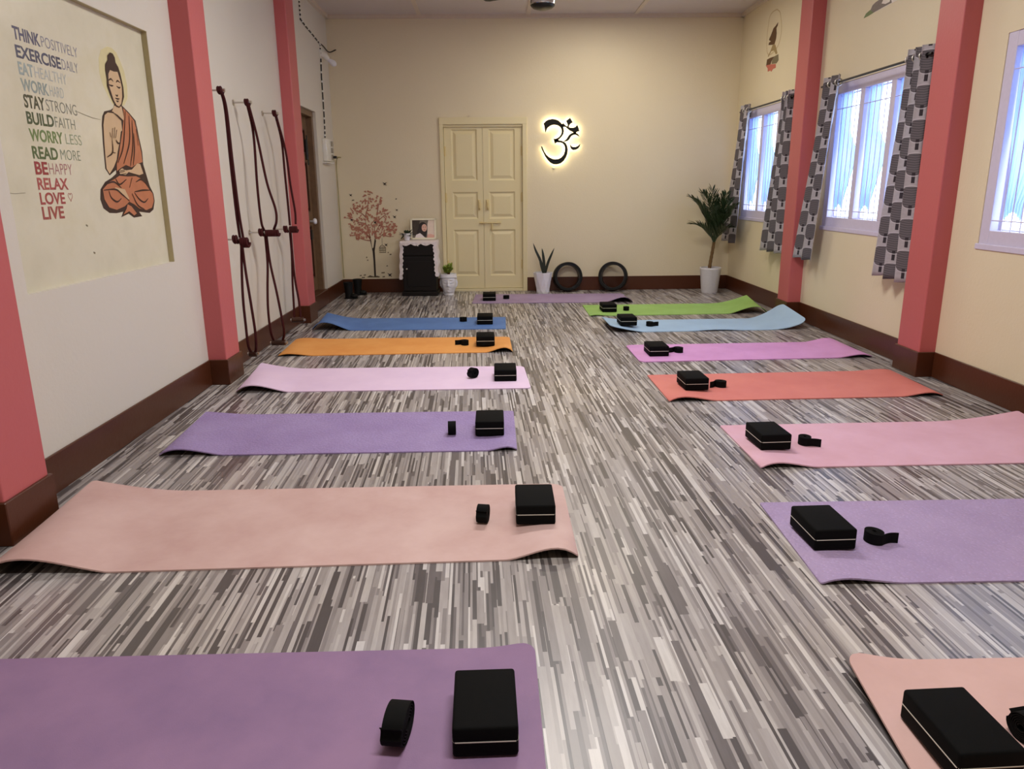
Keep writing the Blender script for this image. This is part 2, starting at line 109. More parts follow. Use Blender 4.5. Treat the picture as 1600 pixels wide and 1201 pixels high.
M['chrome'] = simple('chrome', (225, 225, 225), .12, metal=1.0)
M['cream_metal'] = simple('cream_painted_metal', (214, 196, 142), .35)
M['rope'] = None
M['soil'] = simple('dark_soil', (40, 30, 22), .9)
M['leaf_dark'] = simple('deep_green_leaf', (32, 52, 30), .4, grain=.5, gscale=30)
M['leaf_palm'] = simple('palm_leaf', (50, 68, 42), .42, grain=.5, gscale=20)
M['leaf_bright'] = simple('yellow_green_leaf', (130, 150, 55), .5, grain=.4, gscale=40)
M['leaf_snake'] = simple('snake_plant_leaf', (30, 38, 26), .4, grain=.4, gscale=60)
M['trunk'] = simple('brown_palm_stem', (112, 84, 46), .6, grain=.35, gscale=60)
M['lace'] = simple('white_lace', (232, 222, 222), .8, bump=.5, bscale=500)
M['frame_white'] = simple('cream_white_frame', (232, 226, 200), .4)
M['dk'] = simple('dark_brown_print', (52, 28, 18), .5)
M['skin'] = simple('tan_print', (202, 172, 134), .5, grain=.1, gscale=12)
M['robe'] = simple('burnt_orange_print', (182, 114, 78), .5, grain=.15, gscale=14)
M['halo'] = simple('pale_yellow_print', (208, 198, 150), .5)
M['panel'] = None
M['tan'] = simple('tan_print_faded', (160, 138, 92), .5)
M['brown'] = simple('umber_print', (88, 56, 26), .5)
M['grey'] = simple('olive_grey_print', (120, 110, 84), .5)
M['leafg'] = simple('leaf_green_print', (96, 116, 58), .5, grain=.3)
M['mauve'] = simple('grey_mauve_print', (112, 98, 92), .5, grain=.3)
M['white_print'] = simple('white_print', (232, 224, 216), .5)
M['pink'] = simple('salmon_print', (196, 108, 92), .5)
M['ringp'] = simple('faint_ring_print', (198, 178, 134), .5)
M['leafp'] = simple('rust_leaf_print', (178, 118, 96), .5, grain=.1)
M['branchp'] = simple('rust_branch_print', (150, 88, 70), .5)
M['birdp'] = simple('near_black_print', (42, 32, 26), .5)
M['cagep'] = simple('grey_brown_print', (104, 92, 70), .5)

def t_rope():
    t = NT('maroon_braided_cotton'); o = t.objco()
    w = t.n('ShaderNodeTexWave', wave_type='BANDS', bands_direction='DIAGONAL'); t.link(o, w.inputs[0]); w.inputs['Scale'].default_value = 70
    w.inputs['Distortion'].default_value = 1.5
    col = t.mix(w.outputs[1], lin((30, 6, 9)), lin((84, 22, 24)))
    t.bsdf(col, .75, 0, .25, t.bump(w.outputs[1], .6, .003)); return t.m
M['rope'] = t_rope()

def t_panel():
    t = NT('glossy_cream_panel'); p = t.pos()
    n = t.noise(3.0, p, 5, .6)
    col = t.ramp(n, [(.3, lin((204, 198, 174))), (.55, lin((214, 208, 186))), (.8, lin((206, 198, 168)))])
    t.bsdf(col, .26, 0, .5, t.bump(t.noise(2.2, p, 3), .25, .02)); return t.m
M['panel'] = t_panel()

def t_floor():
    t = NT('strip_mosaic_vinyl'); p = t.pos()
    mp = t.n('ShaderNodeMapping'); mp.inputs['Rotation'].default_value = (0, 0, R(-1.6)); t.link(p, mp.inputs[0])
    x, y, _ = t.xyz(mp.outputs[0])
    def layer(w, seed):
        c = t.math('FLOOR', t.math('DIVIDE', t.math('ADD', x, 40+seed), w))
        r1 = t.white(t.comb(c, seed, 1.0)); r2 = t.white(t.comb(c, seed, 2.0))
        L = t.math('MULTIPLY_ADD', t.math('MULTIPLY', r1, r1), .55, .18)
        row = t.math('FLOOR', t.math('MULTIPLY_ADD', r2, 19.0, t.math('DIVIDE', t.math('ADD', y, 30), L)))
        return t.white(t.comb(c, row, seed)), t.white(t.comb(c, row, seed+50))
    v1, _a = layer(.0080, 1.0)
    v2, s2 = layer(.0125, 2.0)
    v3, s3 = layer(.022, 3.0)
    sel2 = t.math('GREATER_THAN', s2, .62); sel3 = t.math('GREATER_THAN', s3, .86)
    v = t.math('ADD', t.math('MULTIPLY', v1, t.math('SUBTRACT', 1, sel2)), t.math('MULTIPLY', v2, sel2))
    v = t.math('ADD', t.math('MULTIPLY', v, t.math('SUBTRACT', 1, sel3)), t.math('MULTIPLY', v3, sel3))
    g = t.n('ShaderNodeMapping'); g.inputs['Scale'].default_value = (90, 9, 1); t.link(mp.outputs[0], g.inputs[0])
    grain = t.noise(1.0, g.outputs[0], 4, .6)
    col = t.ramp(v, [(0, lin((84, 79, 79))), (.16, lin((106, 100, 100))), (.30, lin((136, 130, 129))), (.46, lin((154, 148, 146))), (.62, lin((168, 162, 160))), (.78, lin((182, 177, 174))), (.91, lin((202, 198, 195)))], 'CONSTANT')
    dark = t.ramp(grain, [(.25, (.62, .60, .59, 1)), (.6, (1, 1, 1, 1))])
    mx = t.n('ShaderNodeMix', data_type='RGBA', blend_type='MULTIPLY'); mx.inputs[0].default_value = .42
    t.link(col, mx.inputs[6]); t.link(dark, mx.inputs[7])
    warm = t.noise(1.3, p, 2)
    mx2 = t.n('ShaderNodeMix', data_type='RGBA', blend_type='MULTIPLY'); mx2.inputs[0].default_value = .5
    t.link(mx.outputs[2], mx2.inputs[6]); t.link(t.ramp(warm, [(.35, (.92, .94, 1, 1)), (.65, (1, .96, .88, 1))]), mx2.inputs[7])
    t.bsdf(mx2.outputs[2], t.math('MULTIPLY_ADD', grain, .08, .27), 0, .5); return t.m
M['floor'] = t_floor()

def mat_foam(name, rgb, mottle=0.0, rgb2=None, dimple=False, rough=.6):
    t = NT(name); o = t.objco(); c = lin(rgb)
    n = t.noise(3.2, o, 5, .62)
    c2 = lin(rgb2) if rgb2 else tuple(v*.92 for v in c[:3])+(1,)
    col = t.mix(t.ramp(n, [(.5-.16, (0, 0, 0, 1)), (.5+.16, (1, 1, 1, 1))]), c2, c)
    if dimple:
        v = t.n('ShaderNodeTexVoronoi'); v.inputs['Scale'].default_value = 75; t.link(o, v.inputs['Vector'])
        lines = t.ramp(v.outputs['Distance'], [(.12, (1.14, 1.13, 1.14, 1)), (.34, (.97, .97, .97, 1))])
        mx = t.n('ShaderNodeMix', data_type='RGBA', blend_type='MULTIPLY'); mx.inputs[0].default_value = 1
        t.link(col, mx.inputs[6]); t.link(lines, mx.inputs[7]); col = mx.outputs[2]
        nrm = t.bump(v.outputs['Distance'], .6, .004)
    else:
        nrm = t.bump(t.noise(420, o, 2), .25, .001)
    t.bsdf(col, rough, 0, .3, nrm); return t.m

def t_curtain():
    t = NT('leaf_motif_curtain_cloth'); u, v, _ = t.xyz(t.uv())
    pu, pv = .135, .205
    cu = t.math('FLOOR', t.math('DIVIDE', u, pu))
    off = t.math('MULTIPLY', t.math('MODULO', cu, 2.0), pv/2)
    fu = t.math('SUBTRACT', t.math('MODULO', u, pu), pu/2)
    fv = t.math('SUBTRACT', t.math('MODULO', t.math('ADD', v, off), pv), pv*.56)
    # teardrop crown: width shrinks towards its foot
    wid = t.math('MULTIPLY_ADD', fv, .20, .052)
    ex = t.math('DIVIDE', fu, wid); ey = t.math('DIVIDE', fv, .068)
    d = t.math('ADD', t.math('MULTIPLY', ex, ex), t.math('MULTIPLY', ey, ey))
    crown = t.math('LESS_THAN', d, 1.0)
    rim = t.math('LESS_THAN', t.math('ABSOLUTE', t.math('SUBTRACT', d, 1.12)), .10)
    stem = t.math('MULTIPLY', t.math('LESS_THAN', t.math('ABSOLUTE', fu), .0055), t.math('LESS_THAN', t.math('ABSOLUTE', t.math('ADD', fv, .085)), .035))
    w = t.math('SINE', t.math('MULTIPLY', t.math('SUBTRACT', fv, t.math('MULTIPLY', t.math('ABSOLUTE', fu), .25)), 420.0))
    vein = t.math('MULTIPLY_ADD', w, .22, .45)
    base = t.mix(t.noise(60, t.uv()), lin((176, 171, 175)), lin((204, 199, 204)))
    motif = t.mix(vein, lin((76, 72, 76)), lin((142, 136, 141)))
    col = t.mix(crown, base, motif)
    col = t.mix(stem, col, lin((66, 60, 66)))
    col = t.mix(t.math('MULTIPLY', rim, .7), col, lin((214, 210, 216)))
    p = t.n('ShaderNodeBsdfPrincipled'); t.link(col, p.inputs['Base Color']); p.inputs['Roughness'].default_value = .8; p.inputs['Specular IOR Level'].default_value = .2
    tr = t.n('ShaderNodeBsdfTranslucent'); t.link(col, tr.inputs[0])
    mx = t.n('ShaderNodeMixShader'); mx.inputs[0].default_value = .22
    t.link(p.outputs[0], mx.inputs[1]); t.link(tr.outputs[0], mx.inputs[2]); t.link(mx.outputs[0], t.out.inputs[0]); return t.m
M['curtain'] = t_curtain()

def t_sheer():
    t = NT('pale_blue_sheer'); c = lin((160, 186, 240))
    d = t.n('ShaderNodeBsdfDiffuse'); d.inputs[0].default_value = c
    tr = t.n('ShaderNodeBsdfTranslucent'); tr.inputs[0].default_value = c
    tp = t.n('ShaderNodeBsdfTransparent'); tp.inputs[0].default_value = (.78, .88, 1, 1)
    a = t.n('ShaderNodeMixShader'); a.inputs[0].default_value = .6; t.link(d.outputs[0], a.inputs[1]); t.link(tr.outputs[0], a.inputs[2])
    b = t.n('ShaderNodeMixShader'); b.inputs[0].default_value = .10; t.link(a.outputs[0], b.inputs[1]); t.link(tp.outputs[0], b.inputs[2])
    t.link(b.outputs[0], t.out.inputs[0]); return t.m
M['sheer'] = t_sheer()

def t_glass():
    t = NT('clear_window_glass')
    g = t.n('ShaderNodeBsdfGlossy'); g.inputs['Roughness'].default_value = .02
    tp = t.n('ShaderNodeBsdfTransparent'); tp.inputs[0].default_value = (.95, .97, 1, 1)
    f = t.n('ShaderNodeLayerWeight'); f.inputs[0].default_value = .5
    mx = t.n('ShaderNodeMixShader'); t.link(t.math('MULTIPLY_ADD', t.math('POWER', f.outputs['Facing'], 5.0), .8, .04), mx.inputs[0]); t.link(tp.outputs[0], mx.inputs[1]); t.link(g.outputs[0], mx.inputs[2])
    t.link(mx.outputs[0], t.out.inputs[0]); return t.m
M['glass'] = t_glass()

def emit(name, rgb, s):
    t = NT(name); e = t.n('ShaderNodeEmission'); e.inputs[0].default_value = lin(rgb); e.inputs[1].default_value = s
    t.link(e.outputs[0], t.out.inputs[0]); return t.m
M['led'] = emit('warm_white_led_strip', (255, 236, 190), LED)

# ------------------------------------------------------------------ geometry
class MB:
    """collects shapes (world or local coordinates) and links them as one mesh object"""
    def __init__(s): s.v = []; s.f = []; s.uv = None
    def add(s, vs, fs):
        b = len(s.v); s.v += [tuple(p) for p in vs]; s.f += [tuple(i+b for i in f) for f in fs]; return s
    def box(s, a, b, bevel=0.0, seg=2, rot=None, pivot=None):
        lo = [min(p, q) for p, q in zip(a, b)]; hi = [max(p, q) for p, q in zip(a, b)]
        bm = bmesh.new(); bmesh.ops.create_cube(bm, size=1)
        for v in bm.verts: v.co = Vector([(lo[i]+hi[i])/2 + v.co[i]*(hi[i]-lo[i]) for i in range(3)])
        if bevel: bmesh.ops.bevel(bm, geom=bm.edges[:], offset=bevel, segments=seg, affect='EDGES', profile=.5)
        if rot is not None:
            pv = Vector(pivot) if pivot else Vector([(lo[i]+hi[i])/2 for i in range(3)])
            for v in bm.verts: v.co = pv + rot @ (v.co-pv)
        s.bm(bm); return s
    def bm(s, bm):
        bm.verts.index_update(); s.add([v.co[:] for v in bm.verts], [[v.index for v in f.verts] for f in bm.faces]); bm.free()
    def tube(s, pts, r, n=10, cap=True):
        pts = [Vector(p) for p in pts]; m = len(pts)
        rs = r if isinstance(r, (list, tuple)) else [r]*m
        vs = []; fs = []; up = None
        for i, p in enumerate(pts):
            d = (pts[min(i+1, m-1)]-pts[max(i-1, 0)]).normalized()
            if up is None: up = Vector((0, 0, 1)) if abs(d.z) < .9 else Vector((1, 0, 0))
            a = d.cross(up); a = a.normalized() if a.length > 1e-6 else d.orthogonal().normalized()
            b = a.cross(d).normalized(); up = b
            for k in range(n):
                t = 2*math.pi*k/n; vs.append(p+(a*math.cos(t)+b*math.sin(t))*rs[i])
        for i in range(m-1):
            for k in range(n): fs.append((i*n+k, i*n+(k+1) % n, (i+1)*n+(k+1) % n, (i+1)*n+k))
        if cap: fs += [tuple(range(n))[::-1], tuple((m-1)*n+k for k in range(n))]
        return s.add(vs, fs)
    def lathe(s, prof, n=32, c=(0, 0, 0), caps=True):
        vs = []; fs = []
        for r, z in prof:
            for k in range(n): t = 2*math.pi*k/n; vs.append((c[0]+r*math.cos(t), c[1]+r*math.sin(t), c[2]+z))
        m = len(prof)
        for i in range(m-1):
            for k in range(n): fs.append((i*n+k, i*n+(k+1) % n, (i+1)*n+(k+1) % n, (i+1)*n+k))
        if caps: fs += [tuple(range(n))[::-1], tuple((m-1)*n+k for k in range(n))]
        return s.add(vs, fs)
    def ball(s, c, r, n=16, sc=(1, 1, 1)):
        bm = bmesh.new(); bmesh.ops.create_uvsphere(bm, u_segments=n, v_segments=n//2+2, radius=r)
        for v in bm.verts: v.co = Vector((c[0]+v.co.x*sc[0], c[1]+v.co.y*sc[1], c[2]+v.co.z*sc[2]))
        s.bm(bm); return s
    def prism(s, poly, f, t0, t1):
        """poly: 2-D points; f(a, b, t) -> world point; extruded from t0 to t1"""
        n = len(poly)
        vs = [f(a, b, t0) for a, b in poly]+[f(a, b, t1) for a, b in poly]
        fs = [tuple(range(n)), tuple(range(n, 2*n))[::-1]]+[(i, n+i, n+(i+1) % n, (i+1) % n) for i in range(n)]
        return s.add(vs, fs)
    def ribbon(s, pts, w, f, t0, t1):
        """a flat stroke of width w (or widths) along 2-D points"""
        m = len(pts); ws = w if isinstance(w, (list, tuple)) else [w]*m
        L = []; Rr = []
        for i in range(m):
            a = pts[max(i-1, 0)]; b = pts[min(i+1, m-1)]
            d = Vector((b[0]-a[0], b[1]-a[1])); d = d.normalized() if d.length else Vector((1, 0))
            nx, ny = -d.y*ws[i]/2, d.x*ws[i]/2
            L.append((pts[i][0]+nx, pts[i][1]+ny)); Rr.append((pts[i][0]-nx, pts[i][1]-ny))
        for i in range(m-1): s.prism([L[i], L[i+1], Rr[i+1], Rr[i]], f, t0, t1)
        return s
    def build(s, name, mat, parent=None, smooth=False, local=False, fix=True):
        me = bpy.data.meshes.new(name)
        off = Vector((0, 0, 0))
        if parent is not None and not local:
            q = parent
            while q is not None: off += q.location; q = q.parent
        me.from_pydata([tuple(Vector(p)-off) for p in s.v], [], s.f)
        if fix:
            bm = bmesh.new(); bm.from_mesh(me); bmesh.ops.recalc_face_normals(bm, faces=bm.faces[:]); bm.to_mesh(me); bm.free()
        if s.uv:
            ul = me.uv_layers.new(name='UVMap')
            for lp in me.loops: ul.data[lp.index].uv = s.uv[lp.vertex_index]
        me.materials.append(mat)
        if smooth:
            for p in me.polygons: p.use_smooth = True
            if smooth != True:
                me.set_sharp_from_angle(angle=R(smooth))
        o = bpy.data.objects.new(name, me); COL.objects.link(o)
        if parent is not None: o.parent = parent
        return o

def thing(name, label, cat, loc=(0, 0, 0), rotz=0.0, group=None):
    o = bpy.data.objects.new(name, None); COL.objects.link(o); o.empty_display_size = .05
    o.location = loc; o.rotation_euler = (0, 0, rotz); o['label'] = label; o['category'] = cat
    if group: o['group'] = group
    return o
def tag(o, label, cat, group=None, kind=None):
    o['label'] = label; o['category'] = cat
    if group: o['group'] = group
    if kind: o['kind'] = kind
    return o
def struct(o, label=None, cat=None):
    o['kind'] = 'structure'
    if label: o['label'] = label; o['category'] = cat
    return o
def chain(pts, n=8):
    """smooth (Catmull-Rom) path through points"""
    P = [Vector(p) for p in pts]; P = [P[0]*2-P[1]]+P+[P[-1]*2-P[-2]]; out = []
    for i in range(1, len(P)-2):
        for k in range(n):
            t = k/n; a, b, c, d = P[i-1], P[i], P[i+1], P[i+2]
            out.append(.5*((2*b)+(c-a)*t+(2*a-5*b+4*c-d)*t*t+(3*b-a-3*c+d)*t**3))
    out.append(P[-2]); return out

# ------------------------------------------------------------------ the room
XL, XR, YB, ZC, YF = -1.826, 2.817, 8.995, 3.06, -2.4
T = .2
def holed(axis, lo, hi, a0, a1, b0, b1, holes):
    """wall slab with rectangular holes. axis 0: slab spans x lo..hi, a = y, b = z; axis 1: slab spans y lo..hi, a = x, b = z"""
    mb = MB()
    A = sorted({a0, a1, *[h[0] for h in holes], *[h[1] for h in holes]}); B = sorted({b0, b1, *[h[2] for h in holes], *[h[3] for h in holes]})
    for i in range(len(A)-1):
        for j in range(len(B)-1):
            ca, cb = (A[i]+A[i+1])/2, (B[j]+B[j+1])/2
            if any(h[0] < ca < h[1] and h[2] < cb < h[3] for h in holes): continue
            if axis == 0: mb.box((lo, A[i], B[j]), (hi, A[i+1], B[j+1]))
            else: mb.box((A[i], lo, B[j]), (A[i+1], hi, B[j+1]))
    return mb

struct(MB().box((XL-.25, YF-.2, -.1), (XR+.25, YB+.25, 0)).build('floor', M['floor']), 'grey printed strip mosaic vinyl floor', 'floor')
c = MB().box((XL-.25, YF-.2, ZC), (XR+.25, YB+.25, ZC+.1)).build('ceiling', M['ceiling']); struct(c, 'pale board ceiling with battens', 'ceiling')
bt = MB()
for x in (-1.392-.6, -.792, .409, 1.6035): bt.box((x-.022, YF, ZC-.008), (x+.022, YB, ZC))
for y in (8.995-2.44, 8.995-4.88, 8.995-7.32): bt.box((XL, y-.02, ZC-.007), (XR, y+.02, ZC))
bt.build('batten', M['batten'], c)
cv = MB()
cv.box((XL, YB-.035, ZC-.04), (XR, YB, ZC)).box((XL, YF, ZC-.04), (XL+.035, YB, ZC)).box((XR-.035, YF, ZC-.04), (XR, YB, ZC))
struct(cv.build('trim_1', M['batten']), 'thin cream ceiling moulding', 'moulding')

WIN = [(7.20, 8.66), (5.02, 6.48), (2.875, 4.335)]
WZ0, WZ1 = .865, 1.995
PANEL = (2.945, 4.33, .812, 2.02)
LDOOR = (7.20, 8.175, 0.0, 1.98)
struct(holed(0, XL-T, XL, YF, YB+T, 0, ZC, [PANEL, LDOOR]).build('wall_left', M['wall_left']), 'off-white wall with the recessed mural panel', 'wall')
struct(holed(0, XR, XR+.1, YF, YB+T, 0, ZC, [(a, b, WZ0, WZ1) for a, b in WIN]).build('wall_right', M['wall_right']), 'cream painted wall with the windows', 'wall')
DX0, DX1, DZ1 = -.572, .345, 1.915
struct(holed(1, YB, YB+T, XL-T, XR+T, 0, ZC, [(DX0, DX1, 0, DZ1)]).build('wall_back', M['wall_back']), 'cream yellow end wall with the double door', 'wall')
struct(MB().box((XL-T, YF-T, 0), (XR+T, YF, ZC)).build('wall_front', M['wall_front']), 'cream painted wall opposite the double door', 'wall')

# recessed painted panel
pn = struct(MB().box((XL-T, PANEL[0]-.01, PANEL[2]-.01), (-1.8555, PANEL[1]+.01, PANEL[3]+.01)).build('wall_panel', M['panel']), 'glossy cream recessed mural panel', 'panel')
lp = MB(); e_ = .002
lp.box((-1.8557, PANEL[1]-e_, PANEL[2]), (XL-.0015, PANEL[1]+.004, PANEL[3])).box((-1.8557, PANEL[0]-.004, PANEL[2]), (XL-.0015, PANEL[0]+e_, PANEL[3])).box((-1.8557, PANEL[0], PANEL[3]-e_), (XL-.0015, PANEL[1], PANEL[3]+.004))
lp.build('recess_lip', simple('shaded_recess_paint', (176, 164, 124), .6), pn)  # darker olive lining: the shade of the recess put into its colour
cr = MB(); fL = lambda a, b, t: (-1.8555+t, a, b)
cr.ribbon([(3.57, 1.548), (3.62, 1.541), (3.70, 1.532), (3.77, 1.531)], [.002, .003, .003, .001], fL, 0, .0006)
cr.ribbon([(2.97, 1.20), (3.02, 1.196), (3.09, 1.199)], .002, fL, 0, .0006)
cr.ribbon([(3.50, 1.055), (3.515, 1.05)], .008, fL, 0, .0006); cr.ribbon([(3.53, .93), (3.545, .925)], .008, fL, 0, .0006)
cr.build('crack', M['grey'], pn)

# pillars
PL = [('left', -1.712, 2.43, 2.695), ('left', -1.712, 4.655, 4.905), ('left', -1.728, 6.90, 7.165), ('left', -1.712, -.1, .15),
      ('right', 2.712, 4.60, 4.865), ('right', 2.70, 6.775, 7.03), ('right', 2.712, 2.2, 2.46)]
WHICH = {('left', 1): 'coral pink pillar beside the mural panel nearest the camera', ('left', 2): 'coral pink pillar between mural panel and wall ropes', ('left', 3): 'coral pink pillar between wall ropes and brown wooden door',
         ('right', 1): 'coral pink pillar between the second and third window', ('right', 2): 'coral pink pillar between the two curtained windows'}
cnt = {'left': 0, 'right': 0}
for side, xf, y0, y1 in PL:
    cnt[side] += 1
    m = MB().box((XL-.02 if side == 'left' else XR+.02, y0, 0), (xf, y1, ZC), .006, 2)
    struct(m.build('pillar', M['pillar']), WHICH.get((side, cnt[side]), 'coral pink painted pillar'), 'pillar')
# baseboards, wrapped round the pillars
BH, BT = .163, .012
def baseboard(side):
    mb = MB(); s = 1 if side == 'left' else -1; wx = XL if side == 'left' else XR
    ps = sorted([p for p in PL if p[0] == side], key=lambda p: p[2])
    y = YF
    runs = []
    for _, xf, y0, y1 in ps:
        runs.append((y, y0-BT)); y = y1+BT
        mb.box((wx, y0-BT, 0), (xf+s*BT, y1+BT, BH), .003, 1)
    runs.append((y, YB))
    for a, b in runs:
        if side == 'left' and a < 7.3 < b: segs = [(a, LDOOR[0]), (LDOOR[1]-.01, YB)]
        else: segs = [(a, b)]
        for p, q in segs: mb.box((wx, p, 0), (wx+s*BT, q, BH), .003, 1)
    return mb
struct(baseboard('left').build('baseboard_left', M['baseboard']), 'dark brown skirting under the off-white wall', 'baseboard')
struct(baseboard('right').build('baseboard_right', M['baseboard']), 'dark brown skirting under the windows', 'baseboard')
mb = MB().box((XL+BT, YB-BT, 0), (-.612, YB, BH), .003, 1).box((.392, YB-BT, 0), (XR-BT, YB, BH), .003, 1)
struct(mb.build('baseboard_back', M['baseboard']), 'dark brown skirting beside the double door', 'baseboard')

# ------------------------------------------------------------------ double door in the back wall
d1 = thing('door_1', 'cream painted panelled double door', 'door', (-.11, YB, 0)); d1['kind'] = 'structure'
fr = MB()
fr.box((-.612, YB-.022, 0), (-.568, YB+.06, DZ1+.005), .004).box((.34, YB-.022, 0), (.392, YB+.06, DZ1+.005), .004).box((-.613, YB-.024, DZ1-.005), (.393, YB+.058, 1.986), .004)
fr.box((-.568, YB-.004, DZ1-.03), (.34, YB+.06, DZ1), .003)
fr.box((-.57, YB-.01, 0), (.345, YB+.2, .032), .003).box((-.6, YB+.062, 0), (.38, YB+.09, DZ1+.02))  # second box: unseen board added behind the leaves against daylight at the gap
fr.build('door_frame', M['cream_door'], d1)
lt = MB().prism([(-.27, 1.984), (-.262, 2.018), (-.1, 2.022), (.05, 2.03), (.24, 2.022), (.262, 1.984)], lambda a, b, t: (a, YB-t, b), 0, .02)
lt.build('plaster_lip', M['wall_back'], d1)
def leaf(x0, x1, px0, px1):
    mb = MB(); ya, yb = YB+.018, YB+.055
    zs = [(.184, .73), (.854, 1.163), (1.291, 1.859)]; z0, z1 = .036, DZ1-.006
    mb.box((x0, ya, z0), (px0, yb, z1)).box((px1, ya, z0), (x1, yb, z1))
    cuts = [z0]+[v for z in zs for v in z]+[z1]
    for i in range(0, len(cuts), 2): mb.box((px0, ya, cuts[i]), (px1, yb, cuts[i+1]))
    for a, b in zs:
        mb.box((px0, ya+.014, a), (px1, yb, b))
        def ring(i, y): return [(px0+i, y, a+i), (px1-i, y, a+i), (px1-i, y, b-i), (px0+i, y, b-i)]
        e = [ring(0, ya), ring(.012, ya+.012), ring(.022, ya+.014), ring(.055, ya+.002)]
        vs = [p for r in e for p in r]; fs = []
        for r in range(3):
            for k in range(4): fs.append((r*4+k, r*4+(k+1) % 4, r*4+4+(k+1) % 4, r*4+4+k))
        fs.append((12, 13, 14, 15)); mb.add(vs, fs)
    return mb
leaf(-.564, -.1215, -.482, -.186).build('door_leaf', M['cream_door'], d1)
leaf(-.1185, .338, -.052, .252).build('door_leaf', M['cream_door'], d1)
la = MB().tube([(-.172, YB+.002, .808), (.08, YB+.002, .808)], .0075, 10).box((-.16, YB+.004, .796), (-.13, YB+.02, .82), .003).box((.03, YB+.004, .796), (.06, YB+.02, .82), .003)
la.box((-.035, YB+.0, .72), (-.012, YB+.02, .80), .004).tube([(-.022, YB-.004, .80), (-.022, YB-.004, .735)], .006, 8)
la.build('bolt_latch', M['cream_metal'], d1, smooth=40)
for x in (-.168, -.072):
    h = MB().box((x-.016, YB+.006, .955), (x+.016, YB+.02, 1.075), .004)
    h.tube(chain([(x, YB+.012, 1.06), (x, YB-.02, 1.045), (x, YB-.022, .985), (x, YB+.012, .97)], 6), .006, 8)
    h.build('pull_handle', M['cream_metal'], d1, smooth=40)
for x in (-.557, .332):
    for z in (.32, 1.10, 1.62):
        MB().tube([(x, YB+.012, z-.055), (x, YB+.012, z+.055)], .008, 10).box((x-.014, YB+.012, z-.05), (x+.014, YB+.021, z+.05)).build('hinge', M['cream_metal'], d1, smooth=40)

# ------------------------------------------------------------------ brown door in the left wall
d2 = thing('door_2', 'brown wooden panelled door behind the pillar', 'door', (XL-.1, 7.69, 0)); d2['kind'] = 'structure'
X0 = XL-.09
f = MB().box((XL-.16, 7.20, .0), (XL-.03, 7.255, 1.98), .004).box((XL-.16, 8.115, 0), (XL-.03, 8.175, 1.98), .004).box((XL-.159, 7.199, 1.925), (XL-.028, 8.176, 1.981), .004)
f.build('door_frame', M['wood_door'], d2)
dk = MB(); lf = MB(); ya, yb = 7.255, 8.115
rails = [(.16, .30), (.84, .98), (1.48, 1.56), (1.80, 1.925)]
for a, b in ((ya, ya+.10), ((ya+yb)/2-.05, (ya+yb)/2+.05), (yb-.10, yb)): lf.box((X0-.035, a, .16), (X0, b, 1.925), .002)
for a, b in rails: lf.box((X0-.034, ya+.001, a+.001), (X0-.001, yb-.001, b-.001), .002)
for i in range(3):
    for a, b in ((ya+.10, (ya+yb)/2-.05), ((ya+yb)/2+.05, yb-.10)):
        lf.box((X0-.03, a, rails[i][1]), (X0-.016, b, rails[i+1][0])); lf.box((X0-.03, a+.035, rails[i][1]+.035), (X0-.004, b-.035, rails[i+1][0]-.035), .01)
        z0_, z1_ = rails[i][1], rails[i+1][0]
        for q0, q1, p0, p1 in ((a, b, z0_, z0_+.012), (a, b, z1_-.012, z1_), (a, a+.012, z0_+.012, z1_-.012), (b-.012, b, z0_+.012, z1_-.012)): dk.box((X0-.02, q0, p0), (X0+.004, q1, p1))
lf.build('door_leaf', M['wood_door'], d2)
dk.build('groove_shade', M['dark_wood'], d2)  # dark strips painted in place of shade in the panel grooves
MB().box((XL-.16, 7.24, 0), (XL+.010, 8.172, .158), .005).build('threshold', M['baseboard'], d2)
kb = MB().lathe([(.012, 0), (.012, .03), (.028, .04), (.032, .055), (.024, .068), (.002, .072)], 20)
kb.v = [(X0+z, 7.97+x, .885+y) for x, y, z in kb.v]; kb.build('knob', M['white_gloss'], d2, smooth=True)
MB().box((X0, 7.93, .70), (X0+.02, 7.99, .80), .004).build('lock_case', M['black'], d2)
MB().box((X0, 7.99, 1.50), (X0+.018, 8.03, 1.70), .004).tube([(X0+.02, 8.01, 1.45), (X0+.02, 8.01, 1.74)], .007, 8).build('tower_bolt', M['black'], d2)

